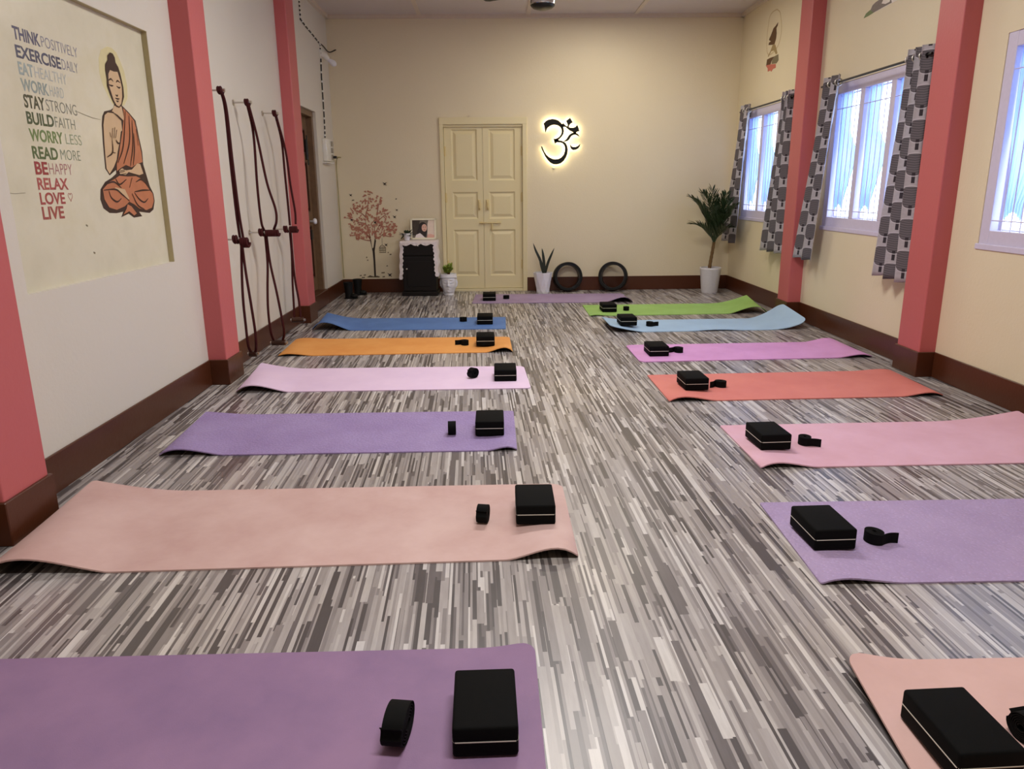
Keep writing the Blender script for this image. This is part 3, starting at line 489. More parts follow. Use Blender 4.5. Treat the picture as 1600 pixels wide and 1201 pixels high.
# ------------------------------------------------------------------ windows
FX0, FX1 = XR+.006, XR+.056
def window(i, y0, y1):
    w = thing('window_%d' % i, ['', 'window with lavender frame beside the potted palm', 'window with lavender frame between the two pillars', 'uncurtained window at the picture edge'][i], 'window', (FX0, (y0+y1)/2, WZ0)); w['kind'] = 'structure'
    b = .08
    f = MB()
    f.box((FX0, y0, WZ0), (FX1, y1, WZ0+b), .004).box((FX0, y0, WZ1-b), (FX1, y1, WZ1), .004)
    lights = []; step = (y1-y0-2*b+.07)/3
    for k in range(4):
        if k == 0: f.box((FX0-.002, y0-.001, WZ0-.001), (FX1-.003, y0+b, WZ1+.001), .004)
        elif k == 3: f.box((FX0-.002, y1-b, WZ0-.001), (FX1-.003, y1+.001, WZ1+.001), .004)
        else: yy = y0+b-.07+k*step; f.box((FX0, yy, WZ0+b), (FX1, yy+.07, WZ1-b), .004)
        if k < 3: lights.append((y0+b+k*step, y0+b-.07+(k+1)*step))
    f.build('window_frame', M['window_paint'], w)
    MB().box((XR-.008, y0-.015, WZ0-.03), (FX1+.001, y1+.015, WZ0+.003), .004).build('window_sill', M['window_paint'], w)
    g = MB()
    for a, c in lights:
        n = 4
        for k in range(1, n+1):
            yy = a+(c-a)*k/(n+1); g.tube([(FX0+.012, yy, WZ0+b), (FX0+.012, yy, WZ1-b)], .0035, 6)
        for z in (1.0, 1.80): g.tube([(FX0+.006, a, z), (FX0+.006, c, z)], .0038, 6)
    g.build('window_grille', M['window_paint'], w, smooth=50)
    for a, c in lights:
        s = MB(); x0, x1 = FX1+.006, FX1+.026
        s.box((x0, a-.022, WZ0+.03), (x1, a+.006, WZ1-.03)).box((x0, c-.006, WZ0+.03), (x1, c+.022, WZ1-.03)).box((x0+.001, a+.006, WZ0+.03), (x1-.001, c-.006, WZ0+.085)).box((x0+.001, a+.006, WZ1-.085), (x1-.001, c-.006, WZ1-.03))
        so = s.build('window_sash', M['window_paint'], w)
        MB().box((x0+.008, a+.004, WZ0+.08), (x0+.012, c-.004, WZ1-.08)).build('pane', M['glass'], so)
    return lights
LIGHTS = [window(i+1, *WIN[i]) for i in range(3)]

# ------------------------------------------------------------------ sheers in the windows
def sheer(y0, y1, wname, pos):
    """gathered net curtain hung behind the grille; its free side swings in at mid height and tapers to a scalloped foot"""
    nu, nv = 44, 40; z1, z0 = WZ1-.07, 1.02
    W = y1-y0
    prof = [(0, .56), (.20, .52), (.36, .56), (.46, .80), (.52, .97), (.57, .95), (.78, .68), (.92, .52), (1, .50)]
    lft = [(0, .0), (.5, .02), (1, .14)]
    def ev(p, t):
        for (a, x), (b, y) in zip(p, p[1:]):
            if t <= b: return x+(y-x)*(t-a)/(b-a)
        return p[-1][1]
    mb = MB(); vs = []; fs = []
    for j in range(nv+1):
        t = j/nv; r = ev(prof, t); l = ev(lft, t)
        for i in range(nu+1):
            s = i/nu; zz = z1-(z1-z0)*t
            if t > .9: zz += (t-.9)/.1*.05*(1-abs(2*s-1)**2)*(1 if True else 0) - (t-.9)/.1*.02
            # far side (large y) is the hung edge seen on the left
            y = y1-W*(l+(r-l)*s)
            fold = .010*math.sin(s*math.pi*13+1.5*t)*(.6+.6*t)
            vs.append((FX0+.033+fold*.8, y, zz))
    for j in range(nv):
        for i in range(nu): a = j*(nu+1)+i; fs.append((a, a+1, a+nu+2, a+nu+1))
    mb.add(vs, fs)
    o = mb.build('sheer_curtain', M['sheer'], smooth=True, fix=False)
    tag(o, 'pale blue gathered sheer in the %s light of the %s' % (pos, wname), 'curtain', 'sheer curtains in the windows')
WN = ['window beside the potted palm', 'window between the two pillars', 'window at the picture edge']
for wi, ls in enumerate(LIGHTS):
    for k, (a, c) in enumerate(ls): sheer(a, c, WN[wi], ['nearest', 'middle', 'furthest'][k])

# ------------------------------------------------------------------ patterned curtains on rods
def curtain(yt0, yt1, yb0, yb1, folds, label, cloth_w, ph=0.0, depth=.028, eye=None, hem=0.0):
    root = thing('patterned_curtain', label, 'curtain', (2.72, (yt0+yt1)/2, 2.04), group='patterned curtains at the windows')
    cloth_w = folds*.135
    nu, nv = folds*14, 44; zt, zb = 2.045, .575
    mb = MB(); vs = []; uv = []; fs = []
    for j in range(nv+1):
        t = j/nv
        for i in range(nu+1):
            s = i/nu
            tt = t**1.15
            y = (yt1+(yb1-yt1)*tt)*(1-s)+(yt0+(yb0-yt0)*tt)*s
            a = s*folds*2*math.pi+ph
            dp = depth*(1-.25*t)
            x = 2.722+dp*math.cos(a)+.006*math.sin(3*s+5*t)
            y += .010*math.sin(2*a)*(1-.3*t)
            z = zt-(zt-zb)*t+hem*(s-.5)*t+.006*math.cos(a)*(t > .98)
            vs.append((x, y, z)); uv.append((s*cloth_w+.0675-(math.pi-ph)/(2*math.pi)*.135+.135*8-.0375, (zt-zb)*(1-t)+1.0))
    for j in range(nv):
        for i in range(nu): a = j*(nu+1)+i; fs.append((a, a+1, a+nu+2, a+nu+1))
    mb.add(vs, fs); mb.uv = uv
    o = mb.build('cloth', M['curtain'], root, smooth=True, fix=False)
    so = o.modifiers.new('thick', 'SOLIDIFY'); so.thickness = .002
    # eyelets where the cloth passes the rod
    for k in range(folds):
        s = (k+.25-ph/(2*math.pi))/folds % 1.0
        y = yt1*(1-s)+yt0*s
        if eye is not None and k not in eye: continue
        e = MB(); n = 24
        ring = [(2.722+.026*math.cos(2*math.pi*q/n), y-.008*math.cos(2*math.pi*q/n), 1.985+.026*math.sin(2*math.pi*q/n)) for q in range(n+1)]
        e.tube(ring, .005, 8, False); e.build('eyelet', M['metal'], root, smooth=True)
    return root
def rod(y0, y1, label):
    r = thing('curtain_rod', label, 'curtain rod', (2.72, (y0+y1)/2, 1.985), group='curtain rods over the windows')
    MB().tube([(2.722, y0, 1.985), (2.722, y1, 1.985)], .0085, 12).build('pole', M['black'], r, smooth=40)
    for y in (y0+.05, y1-.05): MB().box((2.715, y-.006, 1.965), (XR, y+.006, 1.975)).box((XR-.006, y-.015, 1.93), (XR, y+.015, 2.0)).tube([(2.722, y-.006, 1.985), (2.722, y+.006, 1.985)], .013, 12).build('bracket', M['black'], r)
rod(7.09, 8.60, 'thin black rod above the window beside the palm')
rod(4.90, 6.50, 'thin black rod above the window between two pillars')
curtain(8.30, 8.53, 8.47, 8.955, 2, 'grey leaf patterned curtain hanging behind the potted palm', .62, 2.2, .024, hem=-.02)
curtain(7.12, 7.335, 7.12, 7.665, 3, 'dark leaf patterned curtain beside the pillar, in the palm window', .80, .6, .03, hem=.0)
curtain(6.17, 6.435, 6.40, 6.76, 2, 'slanting leaf patterned curtain in front of the far window pillar', .55, 2.4, .022, hem=-.01)
curtain(4.925, 5.17, 4.90, 5.335, 3, 'brown grey leaf patterned curtain against the near window pillar', .72, .3, .034, hem=-.02)
# ------------------------------------------------------------------ yoga mats
LIFT = {}
def yoga_mat(key, near_l, near_r, far_r, far_l, material, label, left=None, right=None, rc=(.012,)*4, wave=0.0, th=.006):
    """left / right: (kind, lift near, lift far, extent, falloff near, falloff far); kind 'up' or 'arch'. rc: corner radii nl, nr, fr, fl"""
    nl, nr, fr_, fl = [Vector((*p, 0)) for p in (near_l, near_r, far_r, far_l)]
    L = ((nr-nl).length+(fr_-fl).length)/2; W = ((fl-nl).length+(fr_-nr).length)/2
    us = sorted({0.0, L, *[rc[0]*(1-math.cos(R(a))) for a in range(0, 91, 15)], *[L-rc[1]*(1-math.cos(R(a))) for a in range(0, 91, 15)], *[.6*i/26 for i in range(27)], *[L-.6*i/26 for i in range(27)], *[.6+(L-1.2)*i/16 for i in range(17)]})
    us = [u for i, u in enumerate(us) if i == 0 or u-us[i-1] > 1e-4]
    nv = 22
    def marg(u, r0, r1):
        m = 0
        if u < r0: m = r0-math.sqrt(max(0, r0*r0-(r0-u)**2))
        if L-u < r1: m = max(m, r1-math.sqrt(max(0, r1*r1-(r1-(L-u))**2)))
        return m
    def lift(spec, d, v):
        if not spec: return 0
        kind, hn, hf, E, pn, pf = spec
        t = d/E
        if t >= 1: return 0
        if kind == 'mix': return hn*(1-v)**pn*(math.sin(math.pi*t**.62)**1.2 if t > 0 else 0)+hf*v**pf*(1-t)**2*(1+.4*t)
        h = hn*(1-v)**pn+hf*v**pf
        if kind == 'up': return h*(1-t)**2*(1+.4*t)
        return h*math.sin(math.pi*t**.62)**1.3 if t > 0 else 0
    vs = []; n = nv+1
    rows = []
    for u in us:
        mn, mf = marg(u, rc[0], rc[1]), marg(u, rc[3], rc[2])
        for k in range(n):
            v = (mn+(W-mn-mf)*k/nv)/W; s = u/L
            p = (nl*(1-s)+nr*s)*(1-v)+(fl*(1-s)+fr_*s)*v
            z = lift(left, u, v)+lift(right, L-u, v)
            if wave: z += wave*max(0, math.sin(u*7.5+1))*(1-v)**4
            vs.append((p.x, p.y, z))
    m = len(us); fs = []
    top = [(x, y, z+th) for x, y, z in vs]; bot = [(x, y, z+.0004) for x, y, z in vs]; N = len(vs)
    allv = top+bot
    for i in range(m-1):
        for k in range(nv):
            a = i*n+k; fs.append((a, a+n, a+n+1, a+1)); fs.append((N+a, N+a+1, N+a+n+1, N+a+n))
    edge = [k for k in range(n)]+[i*n+nv for i in range(1, m)]+[(m-1)*n+k for k in range(nv-1, -1, -1)]+[i*n for i in range(m-2, 0, -1)]
    for a, b in zip(edge, edge[1:]+edge[:1]): fs.append((a, b, N+b, N+a))
    c = (nl+nr+fr_+fl)/4
    mb = MB().add([(x-c.x, y-c.y, z) for x, y, z in allv], fs)
    o = mb.build('yoga_mat', material, smooth=50, local=True)
    o.data.materials.append(M['underside'])
    for pl in o.data.polygons:
        if all(v >= N for v in pl.vertices): pl.material_index = 1
    o.location = c
    LIFT[key] = lambda x, y: max([0]+[z for X, Y, z in vs if abs(X-x) < .078 and abs(Y-y) < .112])
    tag(o, label, 'yoga mat', 'yoga mats laid out on the floor'); return o

yoga_mat('L1', (-1.66, 1.145), (.095, 1.13), (.092, 1.755), (-1.66, 1.752), mat_foam('plum_mat', (146, 116, 148), 1, (130, 104, 138)), 'mottled plum purple yoga mat across the near foreground', right=('up', .0, .02, .16, 1, 3), rc=(.02, .03, .045, .02))
yoga_mat('L2', (-1.675, 2.205), (.268, 2.25), (.268, 2.895), (-1.655, 2.885), mat_foam('dusty_pink_mat', (206, 177, 171), 1, (192, 158, 152)), 'worn dusty beige pink yoga mat with a curled end beside the pillar', left=('mix', .055, .055, .40, 1.0, 1.0), right=('arch', .038, .0, .24, 2.2, 1), rc=(.02, .02, .05, .02))
yoga_mat('L3', (-1.585, 3.315), (.094, 3.318), (.093, 3.957), (-1.60, 3.965), mat_foam('violet_mat', (158, 140, 184), 1, (146, 126, 172), True), 'violet dimpled yoga mat in front of the pale lilac pink one', left=('mix', .032, .02, .30, 1.6, 1.0), right=('arch', .018, 0, .14, 3, 1))
yoga_mat('L4', (-1.60, 4.432), (.214, 4.438), (.192, 5.030), (-1.62, 5.045), mat_foam('lilac_pink_mat', (226, 202, 226), 1, (218, 193, 220)), 'very pale lilac pink yoga mat with curled end', left=('mix', .045, .045, .32, 1.2, 1), rc=(.02, .03, .05, .02))
yoga_mat('L5', (-1.63, 5.46), (.128, 5.505), (.115, 6.095), (-1.655, 6.10), mat_foam('orange_mat', (229, 163, 91), 1, (221, 149, 77)), 'bright orange yoga mat', left=('arch', .018, .01, .26, 1.8, 1), right=('arch', .036, 0, .2, 2.2, 1), rc=(.02, .02, .05, .02))
yoga_mat('L6', (-1.615, 6.49), (.092, 6.47), (.098, 7.073), (-1.605, 7.10), mat_foam('royal_blue_mat', (94, 131, 188), 1, (82, 117, 176)), 'royal blue yoga mat with a curled end by the pillar', left=('mix', .075, .06, .34, 1.2, 1))
yoga_mat('B', (-.25, 8.00), (1.485, 7.945), (1.475, 8.62), (-.225, 8.68), mat_foam('dusty_lilac_mat', (166, 146, 178), 1, (155, 134, 168)), 'dusty lilac yoga mat in front of the cream double door', right=('arch', .055, 0, .30, 1.8, 1))
yoga_mat('R7', (.91, 7.085), (2.655, 7.13), (2.655, 7.775), (.918, 7.765), mat_foam('lime_green_mat', (155, 195, 108), 1, (143, 183, 96)), 'lime green yoga mat', left=('arch', .01, 0, .2, 2, 1), right=('mix', .065, .085, .38, 1.3, 1.0))
yoga_mat('R6', (.985, 6.235), (2.70, 6.27), (2.665, 6.83), (.985, 6.81), mat_foam('sky_blue_mat', (170, 200, 226), 1, (160, 190, 218)), 'light sky blue yoga mat with raised wavy ends', left=('up', .045, .035, .30, .7, 1), right=('up', .06, .14, .33, .9, .9), rc=(.08, .09, .06, .03), wave=.010)
yoga_mat('R5', (1.02, 5.11), (2.715, 5.165), (2.70, 5.72), (1.015, 5.69), mat_foam('orchid_mat', (215, 158, 209), 1, (203, 146, 197)), 'orchid pink yoga mat', right=('arch', .022, .03, .26, 1.6, 1), rc=(.05, .02, .02, .05))
yoga_mat('R4', (.998, 4.10), (2.62, 4.135), (2.635, 4.76), (.992, 4.723), mat_foam('coral_mat', (211, 128, 117), 1, (203, 118, 110)), 'coral red yoga mat', left=('arch', .026, 0, .28, 2.2, 1), right=('arch', .022, .01, .25, 1.8, 1))
yoga_mat('R3', (1.158, 3.035), (2.70, 3.045), (2.72, 3.655), (1.152, 3.639), mat_foam('rose_pink_mat', (217, 174, 190), 1, (208, 162, 176)), 'rose pink yoga mat in front of the coral one', left=('arch', .024, 0, .25, 2.4, 1), right=('up', .015, .05, .45, 1, 1))
yoga_mat('R2', (1.0, 2.05), (2.62, 2.04), (2.62, 2.655), (1.02, 2.667), mat_foam('lilac_mat', (173, 153, 188), 1, (161, 141, 177), True), 'lilac dimpled yoga mat in front of the rose pink one', left=('arch', .018, 0, .25, 2, 1))
yoga_mat('R1', (.838, 1.04), (2.45, 1.05), (2.45, 1.655), (.885, 1.665), mat_foam('nude_pink_mat', (209, 173, 166), 1, (197, 161, 154)), 'nude peach pink yoga mat with a raised rounded corner, nearest the windows', left=('up', .006, .035, .22, 1, 1.4), rc=(.02, .02, .02, .06))

# ------------------------------------------------------------------ yoga blocks
def block_proto():
    r = thing('yoga_block', '', 'yoga block', group='black yoga blocks on the mats')
    w, l, h = .143, .205, .075
    MB().box((-w/2, -l/2, 0), (w/2, l/2, h), .007, 3).build('body', M['black_foam'], r, smooth=40, local=True)
    s = MB(); e = .0006; z0, z1 = h*.52-.0013, h*.52+.0013; k = .007
    o = [(-w/2-e, -l/2+k), (-w/2+k*.3, -l/2+k*.3), (-w/2+k, -l/2-e), (w/2-k, -l/2-e), (w/2-k*.3, -l/2+k*.3), (w/2+e, -l/2+k), (w/2+e, l/2-k), (w/2-k*.3, l/2-k*.3), (w/2-k, l/2+e), (-w/2+k, l/2+e), (-w/2+k*.3, l/2-k*.3), (-w/2-e, l/2-k)]
    s.prism(o, lambda a, b, t: (a, b, t), z0, z1)
    s.build('stripe', M['stripe'], r, local=True)
    return r
def copy_tree(o, parent=None):
    c = o.copy(); COL.objects.link(c)
    if parent is not None: c.parent = parent
    for ch in list(o.children): copy_tree(ch, c)
    return c
MATS = [('L1', 'plum purple', -.036, 1.456, 1), ('L2', 'dusty beige pink', .137, 2.577, -.5), ('L3', 'violet dimpled', -.036, 3.612, 0), ('L4', 'pale lilac pink', .059, 4.708, 0), ('L5', 'orange', -.081, 5.775, 1), ('L6', 'royal blue', -.095, 6.772, 0),
        ('B', 'dusty lilac', -.063, 8.235, 0), ('R7', 'lime green', 1.13, 7.375, 1), ('R6', 'sky blue', 1.160, 6.468, 1), ('R5', 'orchid pink', 1.188, 5.366, 1), ('R4', 'coral red', 1.203, 4.388, 1.5), ('R3', 'rose pink', 1.288, 3.330, 2.5), ('R2', 'lilac dimpled', 1.127, 2.350, 1.5), ('R1', 'nude peach pink', .988, 1.335, 2)]
proto = block_proto()
for i, (k, nm, x, y, a) in enumerate(MATS):
    o = proto if i == 0 else copy_tree(proto)
    o.location = (x, y, .0064+LIFT[k](x, y)+.004*(k == 'R6')); o.rotation_euler = (0, 0, R(a)); o['label'] = 'black foam yoga block with white line on the %s mat' % nm

# ------------------------------------------------------------------ rolled straps
def strap_mesh(kind, tail, ry=.036, rz=.034, w=.040):
    """spiral of webbing. 'roll': axis along x, standing on its rim; 'coil': axis vertical, standing on the webbing's edge"""
    turns = 6; pts = []; n = 26*turns
    for i in range(n+1):
        t = i/n; a = 2*math.pi*turns*t; f = .22+.78*t
        pts.append((ry*f*math.cos(a), rz*f*math.sin(a)))
    # the free end leaves along the tangent
    (x0, y0), (x1, y1) = pts[-2], pts[-1]; d = Vector((x1-x0, y1-y0)).normalized()
    for k in range(1, 9): pts.append((x1+d.x*tail*k/8+.012*math.sin(k/8*2.6)*(-d.y), y1+d.y*tail*k/8+.012*math.sin(k/8*2.6)*d.x))
    mb = MB(); th = .0026; L = []
    for i in range(len(pts)):
        a = pts[max(0, i-1)]; b = pts[min(len(pts)-1, i+1)]; dd = Vector((b[0]-a[0], b[1]-a[1])).normalized()
        L.append(((pts[i][0]-dd.y*th/2, pts[i][1]+dd.x*th/2), (pts[i][0]+dd.y*th/2, pts[i][1]-dd.x*th/2)))
    vs = []; fs = []
    for p, q in L:
        if kind == 'coil': vs += [(p[0], p[1], 0), (p[0], p[1], w), (q[0], q[1], w), (q[0], q[1], 0)]
        else: vs += [(-w/2, p[0], p[1]+rz), (w/2, p[0], p[1]+rz), (w/2, q[0], q[1]+rz), (-w/2, q[0], q[1]+rz)]
    for i in range(len(L)-1):
        b = i*4
        for k in range(4): fs.append((b+k, b+(k+1) % 4, b+4+(k+1) % 4, b+4+k))
    fs += [(3, 2, 1, 0), tuple(len(vs)-4+k for k in range(4))]
    if kind != 'coil':
        zmin = min(v[2] for v in vs); vs = [(x, y, z-zmin) for x, y, z in vs]
    return mb.add(vs, fs)
protos = {'oval': strap_mesh('roll', .03, .060, .040, .048), 'roll': strap_mesh('roll', .022, .037, .034, .040), 'coil': strap_mesh('coil', .065, .036, .030, .038), 'short': strap_mesh('coil', .02, .034, .030, .038)}
protos = {k: v.build('yoga_strap', M['black_web'], smooth=40, local=True) for k, v in protos.items()}
used = set()
ST = [('L1', 'oval', -.231, 1.425, 172), ('L2', 'roll', -.056, 2.54, 170), ('L3', 'roll', -.226, 3.565, 3), ('L4', 'roll', -.151, 4.715, 140), ('L5', 'coil', -.245, 5.775, 120), ('L6', 'short', -.300, 6.86, 0), ('B', 'short', .124, 8.29, 0),
      ('R7', 'short', 1.313, 7.38, 90), ('R6', 'coil', 1.372, 6.50, -60), ('R5', 'coil', 1.363, 5.40, 130), ('R4', 'coil', 1.382, 4.40, 140), ('R3', 'coil', 1.470, 3.335, -100), ('R2', 'coil', 1.300, 2.325, -72), ('R1', 'roll', 1.165, 1.37, 10)]
NM = {k: n for k, n, *_ in MATS}
for k, kind, x, y, a in ST:
    o = protos[kind] if kind not in used else protos[kind].copy()
    if kind in used: COL.objects.link(o)
    used.add(kind)
    o.location = (x, y, .0066+min(.02, LIFT[k](x, y))); o.rotation_euler = (0, 0, R(a))
    tag(o, 'rolled black yoga strap beside the block on the %s mat' % NM[k], 'yoga strap', 'rolled black straps on the mats')

# ------------------------------------------------------------------ mural: lettering and seated figure
fP = lambda a, b, t: (-1.8555+t, a, b)
def word(txt, y0, y1, z0, z1, mat, parent, bold):
    cu = bpy.data.curves.new('t', 'FONT'); cu.body = txt; cu.size = .1; cu.offset = .0030 if bold else -.0006; cu.resolution_u = 4
    ob = bpy.data.objects.new('t', cu); COL.objects.link(ob)
    dg = bpy.context.evaluated_depsgraph_get(); dg.update()
    me = bpy.data.meshes.new_from_object(ob.evaluated_get(dg)); bpy.data.objects.remove(ob)
    xs = [v.co.x for v in me.vertices]; ys = [v.co.y for v in me.vertices]
    a0, a1, b0, b1 = min(xs), max(xs), min(ys), max(ys)
    mb = MB(); mb.v = [(-1.8555+.0006, y0+(v.co.x-a0)/(a1-a0)*(y1-y0), z0+(v.co.y-b0)/(b1-b0)*(z1-z0)) for v in me.vertices]
    mb.f = [tuple(p.vertices) for p in me.polygons]; bpy.data.meshes.remove(me)
    o = mb.build('bold_word' if bold else 'light_word', mat, parent, fix=False)
    return o
txt = thing('wall_lettering', 'column of coloured motivational words on the recessed mural panel', 'wall lettering', (-1.8555, 3.18, 1.09))
LINES = [('THINK', 3.360, 'POSITIVELY', 3.645, 1.7785, .0485, (92, 90, 112)), ('EXERCISE', 3.493, 'DAILY', 3.63, 1.711, .0485, (84, 84, 102)), ('EAT', 3.278, 'HEALTHY', 3.52, 1.6495, .0485, (156, 168, 164)), ('WORK', 3.368, 'HARD', 3.48, 1.589, .0485, (146, 158, 152)),
         ('STAY', 3.323, 'STRONG', 3.567, 1.5265, .052, (76, 76, 52)), ('BUILD', 3.37, 'FAITH', 3.535, 1.465, .0485, (78, 88, 58)), ('WORRY', 3.42, 'LESS', 3.57, 1.40, .0495, (112, 132, 78)), ('READ', 3.362, 'MORE', 3.54, 1.3325, .0495, (88, 104, 62)),
         ('BE', 3.27, 'HAPPY', 3.455, 1.2705, .0515, (150, 58, 58)), ('RELAX', 3.405, '', 0, 1.2105, .048, (168, 82, 78)), ('LOVE', 3.364, '', 0, 1.1505, .0495, (160, 74, 70)), ('LIVE', 3.34, '', 0, 1.0905, .0525, (156, 78, 70))]
for a, ya, b, yb, z, h, c in LINES:
    cm = simple('letter_'+a.lower(), c, .45)
    word(a, 3.18, ya, z, z+h, cm, txt, True)
    if b: word(b, ya+.008+(.012 if b in ('LESS', 'MORE') else 0), yb, z+.003, z+h*.93, simple('letter_thin_'+b.lower(), tuple(int(v*.55+190*.45) for v in c), .45), txt, False)
hp = [(3.408+.016*math.sin(t)**3*1.05, 1.181+.0012*(13*math.cos(t)-5*math.cos(2*t)-2*math.cos(3*t)-math.cos(4*t))) for t in [2*math.pi*k/40 for k in range(41)]]
MB().ribbon(hp, .0032, fP, 0, .0006).build('heart', simple('letter_heart', (170, 110, 100), .45), txt, fix=False)

fig = thing('figure_mural', 'seated meditating figure in an orange robe painted on the recessed panel', 'mural', (-1.8555, 3.85, 1.03))
LAY = {'halo': 1, 'dark': 2, 'skin': 4, 'robe': 4}
MK = {'halo': M['halo'], 'dark': M['dk'], 'skin': M['skin'], 'robe': M['robe']}
for i, (n, mk, pts) in enumerate(DATA['BUD']):
    l = .0003*(i+1)
    MB().prism(pts, fP, l-.0002, l).build(n, MK[mk], fig, fix=False)
for pts in DATA['BUDL']:
    p = [(q.x, q.y) for q in chain([(a, b, 0) for a, b in pts], 5)] if len(pts) > 2 else pts
    n = len(p); MB().ribbon(p, [.003+.005*math.sin(math.pi*i/max(1, n-1)) for i in range(n)], fP, .0034, .0040).build('brush_line', M['dk'], fig, fix=False)

# ------------------------------------------------------------------ backlit sign
om = thing('backlit_om_sign', 'black backlit symbol sign glowing on the wall beside the cream door', 'wall sign', (.775, YB, 1.70))
fO = lambda a, b, t: (.775+a, YB-t, 1.70+b)
face = MB(); gl = MB()
def grow(p, d):
    area_ = sum(p[i][0]*p[(i+1) % len(p)][1]-p[(i+1) % len(p)][0]*p[i][1] for i in range(len(p))); s = 1 if area_ > 0 else -1
    out = []
    for i in range(len(p)):
        a, q, c = Vector(p[i-1]), Vector(p[i]), Vector(p[(i+1) % len(p)])
        e1, e2 = (q-a).normalized(), (c-q).normalized()
        n1, n2 = Vector((e1.y, -e1.x))*s, Vector((e2.y, -e2.x))*s
        m_ = n1+n2; m_ = m_.normalized() if m_.length > .3 else n1
        out.append(tuple(q+m_*min(d/max(.5, m_.dot(n1)), 2*d)))
    return out
for n, pts in DATA['OM'].items():
    face.prism(grow(pts, .0035), fO, .036, .046)
    cx = sum(p[0] for p in pts)/len(pts); cz = sum(p[1] for p in pts)/len(pts)
    # LED strip along the back of the letter, set in from its edge
    gl.prism(pts, fO, .028, .0355)
face.build('letter_face', M['black_matte'], om); 
gl.build('led_strip', M['led'], om)
for a, b in ((-.13, .18), (-.02, -.18), (.06, .0), (.15, .12)): MB().tube([fO(a, b, 0), fO(a, b, .026)], .004, 8).build('standoff', M['metal'], om)
MB().box((.69, YB-.008, 1.415), (.712, YB, 1.43), .003).build('power_plug', M['white_plastic'], om)

# ------------------------------------------------------------------ tree sticker
fT = lambda a, b, t: (a, YB-.0006-t, b)
tr = thing('tree_decal', 'rust coloured tree sticker with birds on the wall beside the cabinet', 'wall sticker', (-1.45, YB, .18))
D_ = DATA['TREE']
MB().prism(D_['trunk'], fT, 0, .0008).build('trunk', M['birdp'], tr, fix=False)
for br in D_['branches']:
    p = [(q.x, q.y) for q in chain([(x, z, 0) for x, z in br], 5)]; n = len(p)
    MB().ribbon(p, [.009*(1-i/n)+.003 for i in range(n)], fT, 0, .0009).build('branch', M['branchp'], tr, fix=False)
def inside(p, poly):
    c = False; j = len(poly)-1
    for i in range(len(poly)):
        (xi, yi), (xj, yj) = poly[i], poly[j]
        if (yi > p[1]) != (yj > p[1]) and p[0] < (xj-xi)*(p[1]-yi)/(yj-yi)+xi: c = not c
        j = i
    return c
rr = random.Random(4); lv = MB(); cp = D_['crown']; xs = [p[0] for p in cp]; zs = [p[1] for p in cp]
def leafpoly(x, z, s, a):
    q = [(0, 0), (.35, .28), (.8, .2), (1, 0), (.8, -.2), (.35, -.28)]
    return [(x+s*(u*math.cos(a)-w*math.sin(a)), z+s*(u*math.sin(a)+w*math.cos(a))) for u, w in q]
twigs = [q for br in D_['branches'] for q in [(v.x, v.y) for v in chain([(x, z, 0) for x, z in br], 7)][6:]]
k = 0
while k < 330:
    if k < 170: bx, bz = rr.choice(twigs); x, z = bx+rr.gauss(0, .022), bz+rr.gauss(0, .022)
    else: x, z = rr.uniform(min(xs), max(xs)), rr.uniform(min(zs), max(zs))
    if not inside((x, z), cp): continue
    a0 = rr.uniform(0, 6.28)
    for j in range(3): lv.prism(leafpoly(x, z, rr.uniform(.015, .023), a0+j*rr.uniform(.8, 1.1)), fT, .0008, .0010+(3*k+j)*.000004)
    k += 1
lv.build('foliage', M['leafp'], tr, fix=False)
for p in D_['birds']: MB().prism(p, fT, 0, .0030).build('bird', M['birdp'], tr, fix=False)
cg = MB(); c = D_['cage']; cg.ribbon(c+[c[0]], .006, fT, 0, .001)
x0, x1 = min(p[0] for p in c), max(p[0] for p in c); z0, z1 = min(p[1] for p in c), max(p[1] for p in c)
for i in range(1, 6): cg.ribbon([(x0+(x1-x0)*i/6, z0), (x0+(x1-x0)*i/6, z1-.012)], .004, fT, 0, .001)
for f_ in (.3, .6): cg.ribbon([(x0, z0+(z1-z0)*f_), (x1, z0+(z1-z0)*f_)], .005, fT, 0, .001)
cg.ribbon(D_['cageh'], .004, fT, 0, .001)
cg.build('birdcage', M['cagep'], tr, fix=False)
gm = MB().prism(D_['ground'], fT, 0, .0007)
for p in D_['bits']: MB().prism(p, fT, 0, .0007).build('fallen_leaf_print', M['cagep'], tr, fix=False)
gm.build('ground_print', M['cagep'], tr, fix=False)

# deity sticker on the right wall
fG = lambda a, b, t: (XR-.0006-t, a, b)
gd = thing('wall_sticker', 'brown and pink hanging ornament sticker high above the palm window', 'wall sticker', (XR, 7.98, 2.6))
for i, (n, mk, pts) in enumerate(DATA['GAN']): MB().prism(pts, fG, 0, .0006+.0003*i).build(n, M[mk], gd, fix=False)
rg = DATA['GANR']; rgs = [(q.x, q.y) for q in chain([(a, b, 0) for a, b in rg+[rg[0]]], 4)]
MB().ribbon(rgs, .012, fG, 0, .0005).build('ring', M['ringp'], gd, fix=False)

